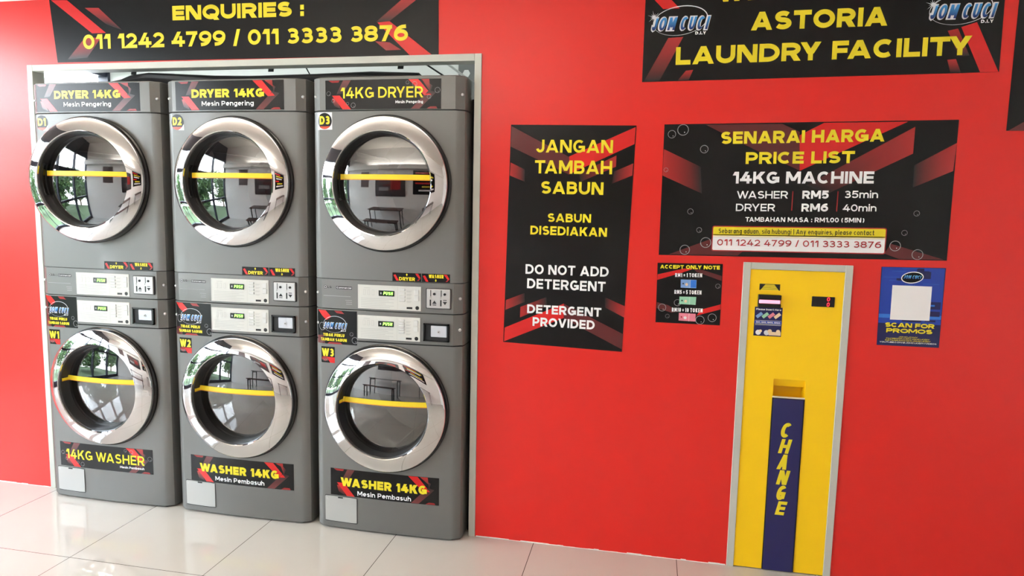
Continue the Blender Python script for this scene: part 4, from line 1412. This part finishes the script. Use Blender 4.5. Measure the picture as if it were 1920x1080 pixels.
RS = dict(c=[4.6, 2.15], ang=0.0, outline=[[-.333, .42], [.36, .42], [.36, -.345], [-.333, -.345]],
          st=[['D', [-.328, -.345], [-.05, -.345], [.12, -.16], [.02, -.12]], ['F', [.2, -.2], [.1, -.1], [.36, .1], [.36, -.02]]], tx=[], bub=[])
wall_sign('wall_banner', RS, 'black banner mostly cut off beside the welcome banner, no lettering visible', 'sign', G_SIGN, lambda i, t: {})

# ================================================================== CHANGE MACHINE (in its niche)
cm = thing('change_machine', (3.5745, 0, 0), 'yellow change machine with a vertical navy CHANGE panel, set into the red wall', 'change machine')
ox = 3.5745
b = MB()
X0, X1, Z1 = NX0 + .001 - ox, NX1 - .001 - ox, 1.2605
CX0, CX1, CZ0, CZ1 = 3.5115 - ox, 3.6345 - ox, .7435, .8185
for xa, xb, za, zb in ((X0, CX0, .004, Z1), (CX1, X1, .004, Z1), (CX0, CX1, CZ1, Z1), (CX0, CX1, .004, CZ0)):
    b.box(xa, xb, -.002, .004, za, zb, M_YEL)
b.build('front_panel', cm)
b = MB(); b.box(X0 + .004, X1 - .004, .075, .30, .004, Z1 - .004, M_YEL)
for xa, xb in ((X0 + .004, X0 + .010), (X1 - .010, X1 - .004)):
    b.box(xa, xb, .004, .075, .004, Z1 - .004, M_YEL)
b.build('housing', cm)
b = MB()   # coin tray: side cheeks, sloping hood above, dished floor
b.box(CX0 - .003, CX0, .004, .075, CZ0 - .03, CZ1 + .02, M_YEL); b.box(CX1, CX1 + .003, .004, .075, CZ0 - .03, CZ1 + .02, M_YEL)
b.add([(CX0, .004, CZ1), (CX1, .004, CZ1), (CX1, .022, CZ1 - .034), (CX0, .022, CZ1 - .034), (CX0, .026, CZ1 - .034), (CX1, .026, CZ1 - .034), (CX1, .026, CZ1 + .01), (CX0, .026, CZ1 + .01)],
      [(0, 1, 2, 3), (3, 2, 5, 4), (4, 5, 6, 7)], M_YEL)
b.box(CX0, CX1, .066, .072, CZ0 - .03, CZ1 + .02, M_YEL)
b.box(CX0, CX1, .004, .072, CZ0 - .035, CZ0 - .03, M_YEL)
b.build('coin_tray', cm)
b = MB(); b.box(CX0 - .001, CX1 + .001, -.005, .004, .7405, .7462, mat('bright_steel_edge', (235, 228, 205), .3, .3), .001); b.build('tray_lip', cm)
b = MB()
b.box(CX0 - .001, CX1 + .001, -.0045, -.0015, .004, .7405, M_DARK)
b.box(CX0 + .0035, CX1 - .0035, -.0062, -.004, .004, .737, M_NAVY, .0006)
bp = b.build('coin_drop_cover', cm)
tag(bp, 'navy blue cover')
a = Art()
for ch, xa, za, xb, zb in (('C', 3.546, .577, 3.597, .640), ('H', 3.545, .510, 3.598, .571), ('A', 3.543, .442, 3.595, .506), ('N', 3.545, .377, 3.599, .439), ('G', 3.545, .311, 3.593, .374), ('E', 3.548, .247, 3.596, .306)):
    a.text(ch, xa - ox, za, xb - ox, za, zb - za, 'Y', 1, t=.23, shear=.22)
a.build('lettering', bp, lambda x, z, d: (x, -.0062 - d, z), .0004)
# bill acceptor with its lit slot
b = MB()
xa, xb = 3.431 - ox, 3.5185 - ox
b.box(xa, xb, -.012, -.0015, 1.1105, 1.1615, M_BLACKGLOSS, .002)
b.box(xa, xb, -.020, -.012, 1.142, 1.1615, M_BLACKGLOSS, .002)
b.box(xa, xb, -.020, -.012, 1.1105, 1.125, M_BLACKGLOSS, .002)
ba = b.build('bill_acceptor', cm)
b = MB(); b.box(xa + .004, xb - .003, -.0165, -.0118, 1.1262, 1.1408, M_PINK, .002); b.build('bill_slot', ba)
# crest sticker above it
a = Art(); x0, x1, z0, z1 = 3.435 - ox, 3.5135 - ox, 1.1785, 1.204
a.rect(x0, x1, z0, z1, 'K', 0)
a.poly([(x0 + .004, z0), (x1 - .004, z0), (x1 - .022, z1 - .002), (x0 + .022, z1 - .002)], 'TY', 1)
for k, (u, w) in enumerate(((.2, .27), (.36, .33), (.52, .36), (.7, .39))):
    zz = z1 - .003 - k * .0055
    a.rect(x0 + .039 - .08 * w * 1.0, x0 + .039 + .08 * w * 1.0, zz - .0022, zz - .001, 'K', 2)
a.build('crest_sticker', cm, lambda x, z, d: (x, -.0024 - d, z), .0004)
# instruction sticker
a = Art(); x0, x1, z0, z1 = 3.4225 - ox, 3.5285 - ox, .992, 1.110
a.rect(x0, x1, z0, z1, 'N', 0)
for k, ink in enumerate(('nb', 'ng', 'np', 'nc')):
    cx, cz = x0 + .0185 + k * .023, 1.0765
    a.poly([(cx - .0145, cz - .004), (cx - .006, cz - .0135), (cx + .0145, cz + .004), (cx + .006, cz + .0135)], ink, 1 + k)
for z in (1.0545, 1.041, 1.0365):
    a.rect(x0 + .004, x1 - .003, z, z + .0011, 'W', 1)
a.rect(x0, x1, 1.043, 1.0535, 'BL', 1)
for cx, r, ink, l in ((x0 + .018, .0105, 'W', 2), (x0 + .026, .006, 'nc', 3), (x0 + .050, .0105, 'S', 2), (x0 + .062, .0085, 'nc', 3), (x0 + .094, .008, 'nc', 3)):
    a.disc(cx, 1.006 + (.006 if r < .009 else 0), r, ink, l, n=20)
a.rect(x0 + .058, x1 - .002, .996, 1.010, 'nc', 2)
st = a.build('instruction_sticker', cm, lambda x, z, d: (x, -.0024 - d, z), .0004)
b = Art()
b.text('Please Insert Here', x0 + .005, 1.097, x1 - .005, 1.097, .0075, 'W', 3, .19, .13)
b.text('RM1, RM5, RM10, RM20', x0 + .007, 1.045, x1 - .006, 1.045, .006, 'W', 3, .2, .14)
b.build('lettering', st, lambda x, z, d: (x, -.0024 - d, z), .0004)
# two-row red counter
b = MB(); xa, xb = 3.6355 - ox, 3.7205 - ox
b.box(xa, xb, -.0045, -.0015, 1.121, 1.1615, M_BLACKGLOSS, .001)
dp = b.build('display', cm)
a = Art()
for z in (1.1445, 1.1235):
    a.text('0', 3.691 - ox, z, 3.7025 - ox, z, .0155, 'RL', 1, .13, shear=.08)
a.build('digits', dp, lambda x, z, d: (x, -.0047 - d, z), .0004)

# ================================================================== REST OF THE ROOM (seen mirrored in chrome and glass)
M_WOOD = bump(mat('dark_brown_board', (74, 50, 44), .45), 30, .1)
M_LEG = mat('black_tube_steel', (28, 28, 30), .4, .4)


def table(name, x, y, w, d, h, label, cat, group=None):
    t = thing(name, (x, y, 0), label, cat, group)
    b = MB(); b.box(-w / 2, w / 2, -d / 2, d / 2, h - .035, h, M_WOOD, .004); b.build('seat_board' if cat == 'bench' else 'table_top', t)
    for sx_ in (-1, 1):
        for sy in (-1, 1):
            b = MB(); b.box(sx_ * (w / 2 - .07) - .018, sx_ * (w / 2 - .07) + .018, sy * (d / 2 - .05) - .018, sy * (d / 2 - .05) + .018, 0, h - .035, M_LEG, .003); b.build('leg', t)
    for sx_ in (-1, 1):
        b = MB(); b.box(sx_ * (w / 2 - .07) - .012, sx_ * (w / 2 - .07) + .012, -d / 2 + .068, d / 2 - .068, h - .075, h - .045, M_LEG); b.build('stretcher', t)
    return t


table('dining_table', .35, -4.05, 1.5, .6, .75, 'dark brown folding table against the white wall, mirrored in the doors', 'table')
table('bench', .35, -3.3, 1.4, .32, .45, 'dark brown bench drawn up to the folding table, mirrored in the doors', 'bench')
table('dining_table', 2.6, -4.15, 1.4, .6, .75, 'second dark folding table standing under the red and black hoarding', 'table')

b = MB()
b.box(-.35, 1.15, ROOM_Y0 + .003, ROOM_Y0 + .03, 1.2, 2.1, M_LEG, .004)
pf = b.build('framed_poster')
tag(pf, 'dark framed poster on the white wall above the folding table', 'poster')
b = MB(); b.box(-.30, 1.10, ROOM_Y0 + .03, ROOM_Y0 + .032, 1.25, 2.05, mat('dark_poster_sheet', (52, 46, 48), .35))
for x0, x1, z0, z1, m in ((-.15, .3, 1.82, 1.95, P_DIM), (.45, .95, 1.5, 1.9, P_MID), (-.15, .35, 1.45, 1.6, mat('pale_poster_patch', (150, 150, 150), .5)), (.05, .42, 1.64, 1.74, P_DIM)):
    b.box(x0, x1, ROOM_Y0 + .032, ROOM_Y0 + .0325, z0, z1, m)
b.build('poster_sheet', pf)
b = MB(); b.box(-1.25, -.75, ROOM_Y0 + .002, ROOM_Y0 + .012, 1.6, 2.3, M_WOOD, .002)
tag(b.build('wall_plaque'), 'small upright dark plaque near the glazed wall', 'plaque')
b = MB()
b.box(1.5, 3.4, ROOM_Y0 + .003, ROOM_Y0 + .012, 1.3, 2.34, M_VINYL)
for k, (z, m, x0, x1) in enumerate(((2.19, P_RED, 1.6, 2.6), (2.05, P_YEL, 1.75, 3.1), (1.91, P_WHITE, 1.75, 2.9), (1.75, P_RED, 1.6, 2.3), (1.6, P_YEL, 1.9, 3.0), (1.44, P_WHITE, 1.75, 3.15))):
    b.box(x0, x1, ROOM_Y0 + .012, ROOM_Y0 + .0125, z, z + .07, m)
tag(b.build('hoarding'), 'big black hoarding with red, yellow and white bars on the white wall', 'sign')
b = MB()
xw = ROOM_X1
vs = [(xw - .015, -1.7 + .28 * math.cos(t), 1.55 + .2 * math.sin(t)) for t in [2 * math.pi * i / 40 for i in range(40)]]
b.add(vs + [(xw, y, z) for _, y, z in vs], [tuple(range(40))] + [(i, (i + 1) % 40, 40 + (i + 1) % 40, 40 + i) for i in range(40)], P_BLUE)
vs2 = [(xw - .016, -1.7 + .2 * math.cos(t), 1.55 + .07 * math.sin(t)) for t in [2 * math.pi * i / 40 for i in range(40)]]
b.add(vs2, [tuple(range(40))], P_LBLUE)
tag(b.build('oval_sign'), 'oval blue sign on the white side wall', 'sign')

# ------------------------------------------------------------------ trees outside the glazing
M_LEAF = mat('tree_leaves', (84, 132, 62), .6)
_n = M_LEAF.node_tree
_t = _n.nodes.new('ShaderNodeTexNoise'); _t.inputs['Scale'].default_value = 3.0
_c = _n.nodes.new('ShaderNodeValToRGB')
_c.color_ramp.elements[0].color = lin((40, 70, 38)); _c.color_ramp.elements[0].position = .35
_c.color_ramp.elements[1].color = lin((98, 128, 70)); _c.color_ramp.elements[1].position = .68
_g = _n.nodes.new('ShaderNodeTexCoord')
_n.links.new(_g.outputs['Object'], _t.inputs['Vector']); _n.links.new(_t.outputs['Fac'], _c.inputs[0]); _n.links.new(_c.outputs[0], _n.nodes['Principled BSDF'].inputs['Base Color'])
M_BARK = bump(mat('tree_bark', (96, 80, 62), .85), 20, .5, .01)
rnd = random.Random(11)


def leaf_cloud(b, blobs, nleaf, size):
    for _ in range(nleaf):
        cx, cy, cz, rx, rz = rnd.choice(blobs)
        u, th = rnd.uniform(-1, 1), rnd.uniform(0, 2 * math.pi)
        r = rnd.uniform(.55, 1) ** .5
        q = math.sqrt(1 - u * u)
        p = Vector((cx + rx * r * q * math.cos(th), cy + rx * r * q * math.sin(th), cz + rz * r * u))
        a = Vector((rnd.gauss(0, 1), rnd.gauss(0, 1), rnd.gauss(0, .6))).normalized()
        c = a.cross(Vector((rnd.gauss(0, 1), rnd.gauss(0, 1), rnd.gauss(0, 1)))).normalized()
        s_ = size * rnd.uniform(.7, 1.3)
        b.face([p - a * s_, p + c * s_ * .5, p + a * s_, p - c * s_ * .5], M_LEAF)


for x, y, h, lab in ((-5.4, -8.4, 3.0, 'leafy green tree beyond the glazing, the one farthest from the machines'), (-5.2, -5.0, 2.6, 'low leafy green tree outside the middle of the glazing'),
                     (-5.4, -1.6, 2.9, 'tall leafy green tree outside the glazing near the red wall'), (-5.2, 1.8, 2.3, 'short leafy green tree outside, level with the red wall')):
    t = thing('tree', (x, y, -.2), lab, 'tree', 'trees outside the glazed wall')
    b = MB(); b.tube([(0, 0, 0), (.03, .02, h * .3), (-.02, .05, h * .6), (.03, 0, h * .8)], [.09, .07, .055, .03], M_BARK, 10)
    b.build('trunk', t, smooth=True)
    blobs = [(rnd.uniform(-.7, .7), rnd.uniform(-.8, .8), h * rnd.uniform(.2, .85), rnd.uniform(.5, .85), rnd.uniform(.35, .6)) for _ in range(16)]
    b = MB(); leaf_cloud(b, blobs, 4200, .10)
    b.build('crown', t)
b = MB()
leaf_cloud(b, [(-8.6, -8.5 + i * .9, .6, .6, .8) for i in range(13)], 6000, .12)
tag(b.build('hedge'), 'long green hedge behind the trees outside', 'hedge')
